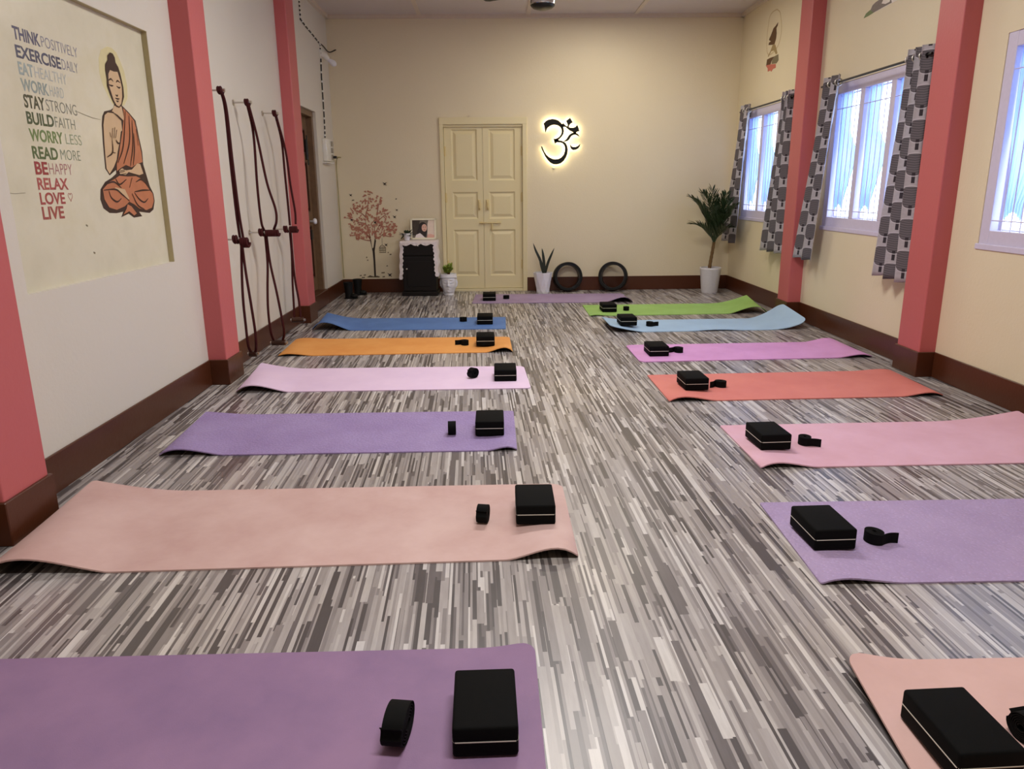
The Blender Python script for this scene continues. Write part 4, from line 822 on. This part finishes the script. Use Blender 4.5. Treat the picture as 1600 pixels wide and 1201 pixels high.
# ------------------------------------------------------------------ wall ropes
RL = ['maroon wall rope set beside the mural pillar', 'maroon wall rope set with a spread loop, second from the mural pillar', 'maroon wall rope set in front of the pillar by the brown door']
for i, rp in enumerate(DATA['ROPE']):
    rt = thing('wall_rope', RL[i], 'wall rope', (XL, rp['top'][1], 0), group='maroon ropes on wall pegs')
    RX = -1.722
    for kx, (px_, py_, pz_) in enumerate([rp['top'], rp['mid'][0]]):
        MB().tube([(XL, py_, pz_), (RX-.02, py_, pz_)], .0055, 10).lathe([(.016, 0), (.016, .006), (.006, .008)], 14, (0, 0, 0)).build('wall_peg', M['metal'], rt, smooth=40) if False else None
        pg = MB().tube([(XL, py_, pz_), (RX+.012, py_, pz_)], .006, 10).tube([(XL, py_, pz_), (XL+.006, py_, pz_)], .02, 14).tube([(RX+.010, py_, pz_), (RX+.026, py_, pz_)], .012, 12)
        pg.build('wall_peg', M['metal'], rt, smooth=40)
    for k, s in enumerate(rp['strands']):
        pts = chain([(max(x, XL+.03), y, max(z, .02)) for x, y, z in s], 6)
        MB().tube(pts, .0092, 8).build('rope_strand', M['rope'], rt, smooth=60)
    def knot(c, r, ax, turns, spread, name):
        pts = []
        n = 16*turns
        for q in range(n+1):
            a = 2*math.pi*q/16; d = -spread/2+spread*q/n
            pts.append((c[0]+r*math.cos(a), c[1]+d, c[2]+r*math.sin(a)) if ax == 'y' else (c[0]+d, c[1]+r*math.cos(a), c[2]+r*math.sin(a)))
        MB().tube(pts, .0088, 8).build(name, M['rope'], rt, smooth=60)
    # rope wound round the upper and lower peg, then a wrapped bundle that sticks out into the room
    knot((RX-.005, rp['top'][1], rp['top'][2]), .018, 'x', 2, .03, 'loop_knot')
    m0, m1 = rp['mid']
    knot((RX-.012, m0[1], m0[2]), .022, 'x', 2, .034, 'loop_knot')
    x1 = m1[0]+.022
    knot(((RX+x1)/2+.012, m0[1]-.004, (m0[2]+m1[2])/2-.010), (.027, .018, .020)[i], 'x', max(3, int((x1-RX)/.016)), x1-RX-.02, 'wrapped_bundle')
    b0, b1 = rp['bot']; xa = max(XL+.03, min(b0[0], b1[0])-.014); xb = max(b0[0], b1[0])+.014; yg = b0[1]; zg = max(.024, (b0[2]+b1[2])/2)
    MB().tube([(xa, yg, zg), (xb, yg, zg)], .022, 14).build('wooden_grip', M['dark_wood'], rt, smooth=40)
    for q0, q1 in ((xb, xb+.014), (xa-.012, xa)): MB().tube([(q0, yg, zg), (q1, yg, zg)], .011, 10).build('metal_end', M['metal'], rt, smooth=40)

# ------------------------------------------------------------------ cables, bulb and switch board on the left wall
wr = thing('wall_cable', 'black clipped cable running down the off-white wall beside the brown door', 'cable', (XL, 8.5, 2.6))
XC = XL+.006
def seg(pts, nm='cable_run'): MB().tube([(XC, y, z) for y, z in pts], .0075, 8).build(nm, M['black'], wr, smooth=60)
seg(DATA['WIRE1']); seg(DATA['WIRE2'])
tee = DATA['WIRE1'][6]
MB().tube(chain([(XC, tee[0], tee[1]), (XC, 8.75, 2.705), (XL+.02, YB-.02, 2.68), (-1.73, YB-.008, 2.705)], 5), .006, 8).build('cable_branch', M['black'], wr, smooth=60)
cl = MB()
for pts in (DATA['WIRE1'], DATA['WIRE2']):
    for (a, b), (c_, d_) in zip(pts, pts[1:]):
        for t in (.25, .75): y, z = a+(c_-a)*t, b+(d_-b)*t; cl.box((XL, y-.012, z-.010), (XL+.016, y+.012, z+.010), .003, 1)
cl.build('cable_clip', M['white_plastic'], wr)
bl = thing('wall_bulb', 'unlit white bulb in a white angled holder by the black cable', 'light bulb', (XL, 8.61, 2.6))
a = Vector((XL, 8.61, 2.60)); d = Vector((.80, .25, -.55)).normalized()
MB().tube([a, a+Vector((.012, 0, 0))], .05, 20).tube([a+Vector((.01, 0, 0)), a+Vector((.03, 0, 0))+d*.02, a+d*.09], [.034, .032, .026], 16).build('holder', M['white_plastic'], bl, smooth=50)
q = a+d*.085
MB().tube([q, q+d*.02, q+d*.045, q+d*.075, q+d*.095, q+d*.108], [.015, .018, .028, .032, .024, .006], 18).build('bulb', M['white_gloss'], bl, smooth=True)
sb = thing('switch_board', 'white switch board with three grey sockets beside the brown door', 'switch board', (XL, 8.56, 1.5))
MB().box((XL, 8.40, 1.50), (XL+.045, 8.70, 1.735), .006).build('body', M['white_plastic'], sb, smooth=40)
for z in (1.69, 1.62, 1.55): MB().box((XL+.045, 8.62, z-.026), (XL+.058, 8.69, z+.026), .004).build('socket', M['grey_plastic'], sb)
MB().box((XL+.0, 8.36, 1.482), (XL+.05, 8.70, 1.494), .002).build('lower_ledge', M['white_plastic'], sb)
pc = thing('power_cord', 'thin yellowish power cord hanging from the switch board to the skirting', 'cord', (XL, 8.7, 1.54))
MB().box((XL+.0588, 8.63, 1.535), (XL+.095, 8.675, 1.563), .006).build('plug', M['black'], pc)
cb = [(XL+.095, 8.652, 1.55), (XL+.11, 8.80, 1.552)]+[(x if x > XL+.02 else XL+.02, YB-.012, z) for x, z in DATA['CABLE']]
MB().tube(chain(cb, 6), .0045, 8).build('cord', simple('yellowed_cord', (150, 140, 90), .5), pc, smooth=60)

# ------------------------------------------------------------------ cabinet, cloth, picture, small pot
CX0, CX1, CY0, CY1, CZ = -1.068, -.668, 8.64, 8.965, .62
cab = thing('bedside_cabinet', 'dark espresso cabinet with drawer and door beside the cream double door', 'cabinet', ((CX0+CX1)/2, (CY0+CY1)/2, 0))
MB().box((CX0+.01, CY0+.012, .03), (CX1-.01, CY1, CZ-.02)).box((CX0, CY0-.006, CZ-.02), (CX1, CY1, CZ), .003).build('carcass', M['cabinet'], cab)
MB().box((CX0-.008, CY0-.012, 0), (CX1+.008, CY1, .05), .005).build('plinth', M['cabinet'], cab)
dr = MB().box((CX0+.014, CY0-.006, .465), (CX1-.014, CY0+.012, .596), .004).build('drawer', M['cabinet'], cab)
do = MB().box((CX0+.014, CY0-.006, .06), (CX1-.014, CY0+.012, .452), .004).box((CX0+.06, CY0-.012, .11), (CX1-.06, CY0-.004, .40), .004).build('door', M['cabinet'], cab)
for p, x, z in ((dr, -.872, .578), (do, -1.008, .315)):
    MB().tube([(x, CY0-.006, z), (x, CY0-.018, z)], .005, 10).ball((x, CY0-.026, z), .012, 14).build('knob', M['chrome'], p, smooth=True)
lace = MB()
def scal(t, per=.05, am=.012): return am*abs(math.sin(math.pi*t/per))
n = 60
vs = []; fs = []
# front fall
for i in range(n+1):
    x = CX0-.006+(CX1-CX0+.012)*i/n
    vs += [(x, CY1-.01, CZ+.004), (x, CY0-.012, CZ+.004), (x, CY0-.019, CZ-.004), (x, CY0-.021-.003*math.sin(i*.9), CZ-.022-scal(x-CX0, .115, .022))]
for i in range(n):
    for k in range(3): fs.append((i*4+k, i*4+k+1, i*4+5+k, i*4+4+k))
lace.add(vs, fs)
for sx, x, fl_ in ((-1, CX0-.007, .022), (1, CX1+.007, .014)):
    vs = []; fs = []; nz = 34
    for j in range(nz+1):
        t = j/nz; z = CZ+.004-(.43 if sx < 0 else .40)*t
        xo = x+sx*(fl_*t+.004*math.sin(t*22))
        sc = .013*abs(math.sin(math.pi*t*9))
        vs += [(xo-sx*(.030+sc)*1.0, CY0-.022-.004*math.sin(t*16), z) if t > .04 else (xo, CY0-.02, z), (xo, CY0-.016, z), (xo+sx*.004, (CY0+CY1)/2, z-.012*math.sin(t*3)), (xo, CY1-.012, z)]
    for j in range(nz):
        for k in range(3): fs.append((j*4+k, j*4+k+1, j*4+5+k, j*4+4+k))
    lace.add(vs, fs)
lo = lace.build('lace_cloth', M['lace'], fix=False); so = lo.modifiers.new('thick', 'SOLIDIFY'); so.thickness = .0016; so.offset = 0
tag(lo, 'white scalloped lace cloth draped over the dark cabinet', 'cloth')

pf = thing('picture_frame', 'cream framed portrait photo leaning on the wall above the cabinet', 'picture frame', (-.83, 8.91, .626))
tilt = Matrix.Rotation(R(-9), 4, 'X')
def fF(a, b, t):
    p = tilt @ Vector((0, -t, b)); return (-.83+a, 8.905+p.y, .627+p.z)
fw, fh = .149, .243
frm = MB()
for a0, a1, b0, b1 in ((-fw, fw, 0, .02), (-fw, fw, fh-.02, fh), (-fw, -fw+.02, 0, fh), (fw-.02, fw, 0, fh)): frm.prism([(a0, b0), (a1, b0), (a1, b1), (a0, b1)], fF, 0, .016)
frm.build('frame', M['frame_white'], pf)
ph = MB().prism([(-fw+.015, .015), (fw-.015, .015), (fw-.015, fh-.015), (-fw+.015, fh-.015)], fF, .002, .006).build('photograph', simple('photo_ground', (112, 104, 92), .3, grain=.5, gscale=18), pf)
def pic(nm, rgb, pts, l, gr=.08): MB().prism(pts, fF, .006, .006+.0006*l).build(nm, simple('photo_'+nm, rgb, .3, grain=gr, gscale=30), ph, fix=False)
ell = lambda cx, cz, rx, rz, n=20: [(cx+rx*math.cos(2*math.pi*k/n), cz+rz*math.sin(2*math.pi*k/n)) for k in range(n)]
pic('pale_backdrop', (232, 214, 198), [(.045, .02), (.13, .02), (.13, .222), (.06, .222), (.05, .18)], 1)
pic('dark_backdrop', (58, 48, 40), [(-.13, .05), (-.05, .05), (-.04, .222), (-.13, .222)], 1, .6)
pic('hair', (30, 20, 18), ell(-.005, .14, .050, .062)+[], 2)
pic('hair_lock', (30, 20, 18), [(-.055, .14), (-.075, .09), (-.07, .04), (-.02, .03), (.03, .03), (.045, .09), (.045, .14)], 2.2)
pic('face', (222, 178, 158), ell(.012, .135, .031, .043), 3)
pic('eyes', (90, 62, 56), ell(-.001, .144, .006, .003, 10), 4)
pic('eyes', (90, 62, 56), ell(.026, .144, .006, .003, 10), 4)
pic('smile', (150, 78, 76), [(-.002, .113), (.012, .108), (.027, .113), (.012, .116)], 4)
pic('blouse', (236, 226, 224), [(-.10, .018), (-.085, .055), (-.04, .075), (-.01, .05), (.02, .02)], 4.5)
pic('shoulder', (226, 176, 160), [(.04, .018), (.05, .06), (.09, .065), (.13, .05), (.13, .018)], 3)
MB().prism([(-.02, .02), (.02, .02), (.012, .18), (-.012, .18)], fF, -.006, -.001).build('stand', M['cabinet'], pf)

sp = thing('potted_plant', 'tiny white pot with dark trailing leaves on the lace covered cabinet', 'potted plant', (-1.012, 8.80, .6265))
MB().lathe([(.028, .0), (.036, .03), (.042, .075), (.044, .082), (.038, .080), (.034, .066), (.001, .066)], 24, (-1.012, 8.80, .6265)).build('pot', M['white_gloss'], sp, smooth=40)
rl = random.Random(3)
def blade(mb, p0, p1, w, up=Vector((0, 0, 1)), sag=0.0, n=6, prof=None, fold=.0):
    """one leaf blade: lens-shaped strip from p0 to p1, a shallow V in section"""
    p0, p1 = Vector(p0), Vector(p1); d = (p1-p0); side = d.cross(up)
    side = side.normalized() if side.length > 1e-6 else Vector((1, 0, 0)); nrm = side.cross(d).normalized()
    vs = []; fs = []
    for i in range(n+1):
        t = i/n; c = p0+d*t-Vector((0, 0, 1))*sag*t*t
        ww = w*(prof(t) if prof else math.sin(math.pi*min(1, .06+t*.94))**.8)
        vs += [c-side*ww/2, c-nrm*fold*ww+nrm*0, c+side*ww/2]
    for i in range(n): fs += [(i*3, i*3+1, i*3+4, i*3+3), (i*3+1, i*3+2, i*3+5, i*3+4)]
    mb.add(vs, fs)
lf = MB(); c0 = Vector((-1.012, 8.80, .70))
for k in range(30):
    a = rl.uniform(0, 6.28); r_ = rl.uniform(.045, .080); h = rl.uniform(-.035, .055)
    if a > 2 and a < 4.2: r_ *= 1.35; h -= .03
    blade(lf, c0+Vector((math.cos(a)*.02, math.sin(a)*.02, 0)), c0+Vector((math.cos(a)*r_, math.sin(a)*r_*.8, h)), .034, fold=.2)
lf.build('foliage', M['leaf_dark'], sp, fix=False)

# ------------------------------------------------------------------ white head planter
hp_ = thing('head_planter', 'white serene face planter with a small green plant beside the cabinet', 'planter', (-.540, 8.73, 0))
def head():
    mb = MB(); nt, nz = 96, 60; H = .245
    base = [(0, .060), (.02, .064), (.05, .070), (.09, .081), (.13, .088), (.17, .092), (.21, .091), (.235, .088), (.245, .087)]
    def rad(z):
        for (a, p), (b, q) in zip(base, base[1:]):
            if z <= b: return p+(q-p)*(z-a)/(b-a)
        return base[-1][1]
    g = lambda x, s: math.exp(-(x/s)**2)
    vs = []; fs = []
    for j in range(nz+1):
        z = H*j/nz
        for i in range(nt):
            th = -math.pi+2*math.pi*i/nt; r = rad(z)
            r += .024*g(th, .15)*(g(z-.112, .016)+.62*g(z-.135, .020)+.35*g(z-.157, .018))     # nose
            r += .008*(g(abs(th)-.22, .10)*g(z-.105, .010))*.7                                      # nostrils
            r += .010*g(abs(th)-.46, .22)*g(z-.152, .012)-.007*g(abs(th)-.46, .26)*g(z-.139, .0045)      # closed lids
            r += .005*g(abs(th)-.46, .32)*g(z-.172-.010*math.cos(abs(th)*2.6), .006)                         # brows
            r += .010*g(th, .24)*(g(z-.080, .0055)+g(z-.068, .0055))-.008*g(th, .28)*g(z-.074, .003)         # lips
            r += .011*g(th, .28)*g(z-.046, .012)                                                     # chin
            r += .004*g(abs(th)-.75, .3)*g(z-.105, .03)                                              # cheeks
            r -= .010*g(z-.020, .013)*(1 if abs(th) < 1.3 else .3)                                     # under the chin
            r += .012*g(abs(th)-1.52, .10)*(g(z-.135, .035)+.8*g(z-.095, .02))                            # ears
            hl = .192+.016*math.cos(th*1.0) if abs(th) < 1.45 else .10
            r -= .009*g(abs(th)-.46, .26)*g(z-.160, .016)
            if z > hl: r += .007
            r += .004*g(z-(hl+.004), .004)*(abs(th) < 1.45)
            r += .0025*g(th, .05)*g(z-.182, .005)
            vs.append((-.540+r*math.sin(th)*.98, 8.73-r*math.cos(th), z))
    for j in range(nz):
        for i in range(nt): fs.append((j*nt+i, j*nt+(i+1) % nt, (j+1)*nt+(i+1) % nt, (j+1)*nt+i))
    fs.append(tuple(range(nt))[::-1])
    b = len(vs)
    for k, (rr_, z) in enumerate([(.078, .245), (.076, .222), (.0, .222)]):
        for i in range(nt): th = -math.pi+2*math.pi*i/nt; vs.append((-.540+rr_*math.sin(th), 8.73-rr_*math.cos(th), z))
    a = nz*nt
    for src, dst in ((a, b), (b, b+nt), (b+nt, b+2*nt)):
        for i in range(nt): fs.append((src+i, src+(i+1) % nt, dst+(i+1) % nt, dst+i))
    return mb.add(vs, fs)
head().build('face_pot', M['white_gloss'], hp_, smooth=True)
MB().lathe([(.001, 0), (.0755, 0), (.0755, .004), (.001, .006)], 24, (-.540, 8.73, .2225)).build('soil', M['soil'], hp_)
sm = MB(); lf = MB()
for k in range(20):
    a = rl.uniform(0, 6.28); r_ = rl.uniform(.015, .070); top = Vector((-.532+math.cos(a)*r_, 8.73+math.sin(a)*r_, rl.uniform(.275, .355)))
    sm.tube([(-.535+math.cos(a)*.01, 8.73+math.sin(a)*.01, .226), top], .0025, 6)
    for q in range(8):
        b_ = rl.uniform(0, 6.28); blade(lf, top+Vector((0, 0, rl.uniform(-.04, .01))), top+Vector((math.cos(b_)*.032, math.sin(b_)*.032, rl.uniform(-.02, .03))), .030, fold=.15, n=4)
sm.build('stem', M['trunk'], hp_, smooth=60); lf.build('foliage', M['leaf_bright'], hp_, fix=False)

# ------------------------------------------------------------------ snake plant in faceted pot
SX, SY = .566, 8.78
sn = thing('snake_plant', 'snake plant with few leaves in a white faceted pot beside the cream door', 'potted plant', (SX, SY, 0))
bm = bmesh.new(); vs = []; fs = []; n = 8
for j, (r_, z) in enumerate([(.074, 0), (.082, .05), (.112, .235), (.112, .243)]):
    for k in range(n): t = 2*math.pi*(k+(.5 if j == 1 else 0))/n; vs.append((SX+r_*math.cos(t), SY+r_*math.sin(t), z))
bm.free()
mb = MB(); mb.add(vs, []); N = n
for k in range(n):
    a, b_, c_, d_ = k, (k+1) % n, n+k, n+(k-1) % n
    mb.f += [(a, b_, c_), (a, c_, d_)]
    mb.f += [(n+k, 2*n+(k+1) % n, 2*n+k), (n+k, n+(k+1) % n, 2*n+(k+1) % n)]
    mb.f += [(2*n+k, 2*n+(k+1) % n, 3*n+(k+1) % n, 3*n+k)]
mb.f.append(tuple(range(n))[::-1])
for r_, z in ((.102, .243), (.098, .215)):
    b0 = len(mb.v)
    for k in range(n): t = 2*math.pi*k/n; mb.v.append((SX+r_*math.cos(t), SY+r_*math.sin(t), z))
    for k in range(n): mb.f.append((b0-n+k, b0-n+(k+1) % n, b0+(k+1) % n, b0+k))
mb.f.append(tuple(len(mb.v)-n+k for k in range(n)))
mb.build('pot', M['white_gloss'], sn)
MB().lathe([(.001, 0), (.094, 0), (.094, .003), (.001, .005)], 8, (SX, SY, .2155)).build('soil', M['soil'], sn)
SL = [[(.02, 0, .22), (-.03, -.01, .38), (-.085, -.015, .50), (-.115, -.02, .585)], [(.02, 0, .22), (.012, .0, .36), (.0, .0, .46), (-.012, .0, .525)], [(.025, 0, .22), (.055, .0, .34), (.10, .0, .45), (.135, .01, .525)], [(.01, -.01, .22), (-.012, -.01, .30), (-.03, -.012, .37), (-.034, -.012, .41)]]
for L_ in SL:
    pts = chain([(SX+a, SY+b_, z) for a, b_, z in L_], 5); lf = MB(); vs = []; fs = []
    for i, p in enumerate(pts):
        t = i/(len(pts)-1); w = .034*(math.sin(math.pi*(.22+.78*t))**.7)*(1 if t < .95 else .7); tw = .5*t
        s = Vector((math.cos(tw), math.sin(tw), 0))
        vs += [p-s*w/2, p+Vector((0, -.006, 0)), p+s*w/2, p+Vector((0, .004, 0))]
    for i in range(len(pts)-1):
        for k in range(4): fs.append((i*4+k, i*4+(k+1) % 4, i*4+4+(k+1) % 4, i*4+4+k))
    lf.add(vs, fs).build('leaf', M['leaf_snake'], sn, smooth=50)

# ------------------------------------------------------------------ yoga wheels leaning on the wall
def wheel(x, y, rot, label):
    w = thing('yoga_ring', label, 'yoga wheel', (x, y, 0), group='black yoga wheels leaning on the wall')
    ro, wd = .170, .125
    prof_o = [(ro-.006, -wd/2), (ro, -wd/2+.006), (ro, wd/2-.006), (ro-.006, wd/2), (ro-.030, wd/2), (ro-.030, -wd/2)]
    lean = Matrix.Rotation(R(-8), 4, 'X'); rz = Matrix.Rotation(R(rot), 4, 'Z')
    def ring(prof):
        mb = MB(); n = 64; vs = []; fs = []; m = len(prof)
        for k in range(n):
            t = 2*math.pi*k/n
            for r_, q in prof: vs.append(rz @ (lean @ Vector((r_*math.cos(t), q, r_*math.sin(t)))))
        for k in range(n):
            for i in range(m): a, b_ = k*m+i, k*m+(i+1) % m; fs.append((a, b_, ((k+1) % n)*m+(i+1) % m, ((k+1) % n)*m+i))
        return mb.add(vs, fs)
    a = ring(prof_o); zmin = min(v[2] for v in a.v); a.v = [(p[0], p[1], p[2]-zmin) for p in a.v]
    a.build('padded_rim', M['black_matte'], w, smooth=40, local=True)
    b_ = ring([(ro-.0295, -wd/2+.004), (ro-.0295, wd/2-.004), (ro-.036, wd/2-.004), (ro-.036, -wd/2+.004)]); b_.v = [(p[0], p[1], p[2]-zmin) for p in b_.v]
    b_.build('inner_hoop', M['black'], w, smooth=40, local=True)
wheel(.868, 8.89, 5, 'black yoga wheel leaning on the wall beside the snake plant')
wheel(1.412, 8.88, -16, 'black yoga wheel leaning on the wall between the other wheel and the palm')

# ------------------------------------------------------------------ potted palm
PX, PY = 2.513, 8.66
pm = thing('potted_palm', 'potted palm in a white tapered pot in the corner by the window', 'potted palm', (PX, PY, 0))
MB().lathe([(.088, 0), (.094, .01), (.119, .27), (.122, .275), (.122, .292), (.112, .292), (.106, .262), (.001, .262)], 40, (PX, PY, 0)).build('pot', M['white_gloss'], pm, smooth=30)
MB().lathe([(.001, 0), (.105, 0), (.105, .004), (.001, .010)], 24, (PX, PY, .2625)).build('soil', M['soil'], pm)
tk = chain([(PX-.015, PY, .26), (PX-.005, PY, .36), (PX+.008, PY, .46), (PX+.022, PY, .58)], 6)
MB().tube(tk, [.020-.004*i/len(tk)+.0025*(i % 3 == 0) for i in range(len(tk))], 12).build('stem', M['trunk'], pm, smooth=60)
crown = Vector((PX+.022, PY, .56))
FR = [((-.30, -.06, .52), (-.10, 0, .40)), ((-.19, -.14, .57), (-.05, -.05, .42)), ((-.08, -.10, .60), (-.03, -.02, .35)), ((.04, -.22, .56), (.03, -.06, .40)), ((.06, -.30, .50), (.05, -.12, .40)), ((.01, -.30, .34), (.02, -.08, .28)), ((-.10, -.30, .42), (-.03, -.1, .32)), ((-.27, -.10, .23), (-.08, -.02, .20)), ((.09, -.34, .20), (.04, -.1, .20)), ((-.02, -.05, .50), (0, 0, .3)), ((.10, -.40, .44), (.05, -.2, .36)), ((-.17, .10, .46), (-.06, .05, .34))]
rp_ = random.Random(11)
for tip, mid in FR:
    tip = Vector(tip)-Vector((0, 0, .0)); mid = Vector(mid)
    fd = MB(); N = 24; pts = []
    for i in range(N+1):
        t = i/N; pts.append(crown+mid*2*t*(1-t)+tip*t*t)
    fd.tube(pts, [.006*(1-.75*i/N) for i in range(N+1)], 6)
    for i in range(4, N+1):
        t = i/N; d = (pts[min(N, i+1)]-pts[max(0, i-1)]).normalized()
        for sgn in (-1, 1):
            side = d.cross(Vector((0, 0, 1))); side = side.normalized() if side.length > .05 else Vector((1, 0, 0))
            ang = R(38-14*t+rp_.uniform(-8, 8)); L_ = (.09+.13*math.sin(math.pi*min(1, .2+t*.8)))*rp_.uniform(.8, 1.1)
            q = d*math.cos(ang)+side*sgn*math.sin(ang)+Vector((0, 0, .10)); e = pts[i]+q.normalized()*L_
            e.x = min(e.x, 2.66); e.y = min(e.y, 8.965)
            blade(fd, pts[i], e, .017, sag=.03*rp_.uniform(0, 1), n=5, fold=.25)
    fd.build('frond', M['leaf_palm'], pm, fix=False)

# ------------------------------------------------------------------ black boots in the back corner
def boot(x, y, a, label):
    b_ = thing('boot', label, 'boot', (x, y, 0), R(a), group='black boots in the corner')
    pr = [(.040, 0), (.044, .012), (.042, .05), (.044, .09), (.050, .14), (.056, .185), (.052, .186), (.046, .14), (.001, .12)]
    MB().lathe(pr, 24).build('shaft', M['black_matte'], b_, smooth=40, local=True)
    MB().ball((.055, 0, .030), .034, 16, (1.5, 1.05, .80)).box((-.044, -.038, 0), (.10, .038, .012), .005).build('foot', M['black_matte'], b_, smooth=50, local=True)
boot(-1.665, 8.50, -12, 'black boot nearest the switch board wall, standing by the skirting')
boot(-1.615, 8.80, -8, 'black boot standing closer to the back skirting')

# ------------------------------------------------------------------ ceiling fan
FX, FY = .455, 7.15
fan = thing('ceiling_fan', 'black ceiling fan hub with chrome band at the top edge', 'ceiling fan', (FX, FY, ZC))
MB().lathe([(.001, 2.712), (.045, 2.714), (.085, 2.726), (.104, 2.742), (.108, 2.752), (.108, 2.84), (.09, 2.86), (.03, 2.88), (.014, 2.89), (.014, 3.02), (.06, 3.03), (.065, ZC)], 40, (FX, FY, 0), caps=False).build('motor_housing', M['black'], fan, smooth=40)
MB().lathe([(.109, 2.752), (.1125, 2.756), (.1125, 2.782), (.109, 2.786)], 40, (FX, FY, 0), caps=False).build('chrome_band', M['chrome'], fan, smooth=40)
for ang in (-90, 30, 150):
    rz = Matrix.Rotation(R(ang), 4, 'Z')
    bl_ = MB().box((.215, -.028, 2.835), (.222, .028, 2.874), .001).box((.10, -.028, 2.835), (.22, .028, 2.841), .002)
    bl_.v = [tuple(rz @ Vector(p)+Vector((FX, FY, 0))) for p in bl_.v]; br_ = bl_.build('blade_bracket', M['black'], fan)
    q = MB(); po = [(.20, -.05), (.24, -.062), (.58, -.075), (.615, -.06), (.62, 0), (.615, .06), (.58, .075), (.24, .062), (.20, .05)]
    q.prism(po, lambda a, b_, t: tuple(rz @ Vector((a, b_, t+b_*.16))+Vector((FX, FY, 0))), 2.872, 2.878)
    q.build('blade', M['black'], fan)

# flower sticker high on the wall above the middle window
fs_ = thing('flower_wall_art', 'green leaf and grey pink flower sticker cut by the photo edge above the middle window', 'wall sticker', (XR, 5.8, 2.45))
for i, (n, mk, pts) in enumerate(DATA['FLW']): MB().prism(pts, fG, 0, .0006+.0003*i).build(n, M[mk], fs_, fix=False)  # leaf, grey-brown body and pale petals are printed colours

# ------------------------------------------------------------------ daylight, lamps, camera
w = bpy.data.worlds.new('daylight'); scene.world = w; w.use_nodes = True
bg = w.node_tree.nodes['Background']; bg.inputs[0].default_value = (.70, .85, 1, 1); bg.inputs[1].default_value = SKY
def area(name, loc, rot, sx, sy, power, rgb, portal=False):
    l = bpy.data.lights.new(name, 'AREA'); l.shape = 'RECTANGLE'; l.size = sx; l.size_y = sy; l.energy = power; l.color = rgb
    if portal: l.cycles.is_portal = True
    o = bpy.data.objects.new(name, l); COL.objects.link(o); o.location = loc; o.rotation_euler = rot
    return o
for i, (a, b_) in enumerate(WIN if PORTAL else []):
    area('window_portal', (XR+T+.03, (a+b_)/2, (WZ0+WZ1)/2), (0, R(90), 0), WZ1-WZ0, b_-a, 1, (1, 1, 1), True)
for nm, loc, sx, sy, p, c in LAMPS:
    area(nm, loc, (0, 0, 0), sx, sy, p, c)

cam = bpy.data.cameras.new('camera'); co = bpy.data.objects.new('camera', cam); COL.objects.link(co)
cam.sensor_width = 36; cam.lens = 1161.84/1600*36; cam.clip_start = .02
CM = [[0.9996751868745742, -0.014329642882015556, 0.021075627681251236], [-0.024031871608044365, -0.2547050312990334, 0.9667201333260691], [-0.008484685869217164, -0.9669126167166464, -0.25496666789968525]]
m = Matrix.Identity(4)
for i in range(3):
    m[i][0] = CM[i][0]; m[i][1] = -CM[i][1]; m[i][2] = -CM[i][2]
m[2][3] = 1.2; co.matrix_world = m
scene.camera = co
vs_ = scene.view_settings; vs_.view_transform = 'Standard'; vs_.look = 'None'; vs_.gamma = 1; vs_.exposure = EXPO; vs_.use_curve_mapping = False
scene.cycles.max_bounces = 10; scene.cycles.diffuse_bounces = 6; scene.cycles.transparent_max_bounces = 12
scene.cycles.use_denoising = True; scene.cycles.sample_clamp_indirect = 8
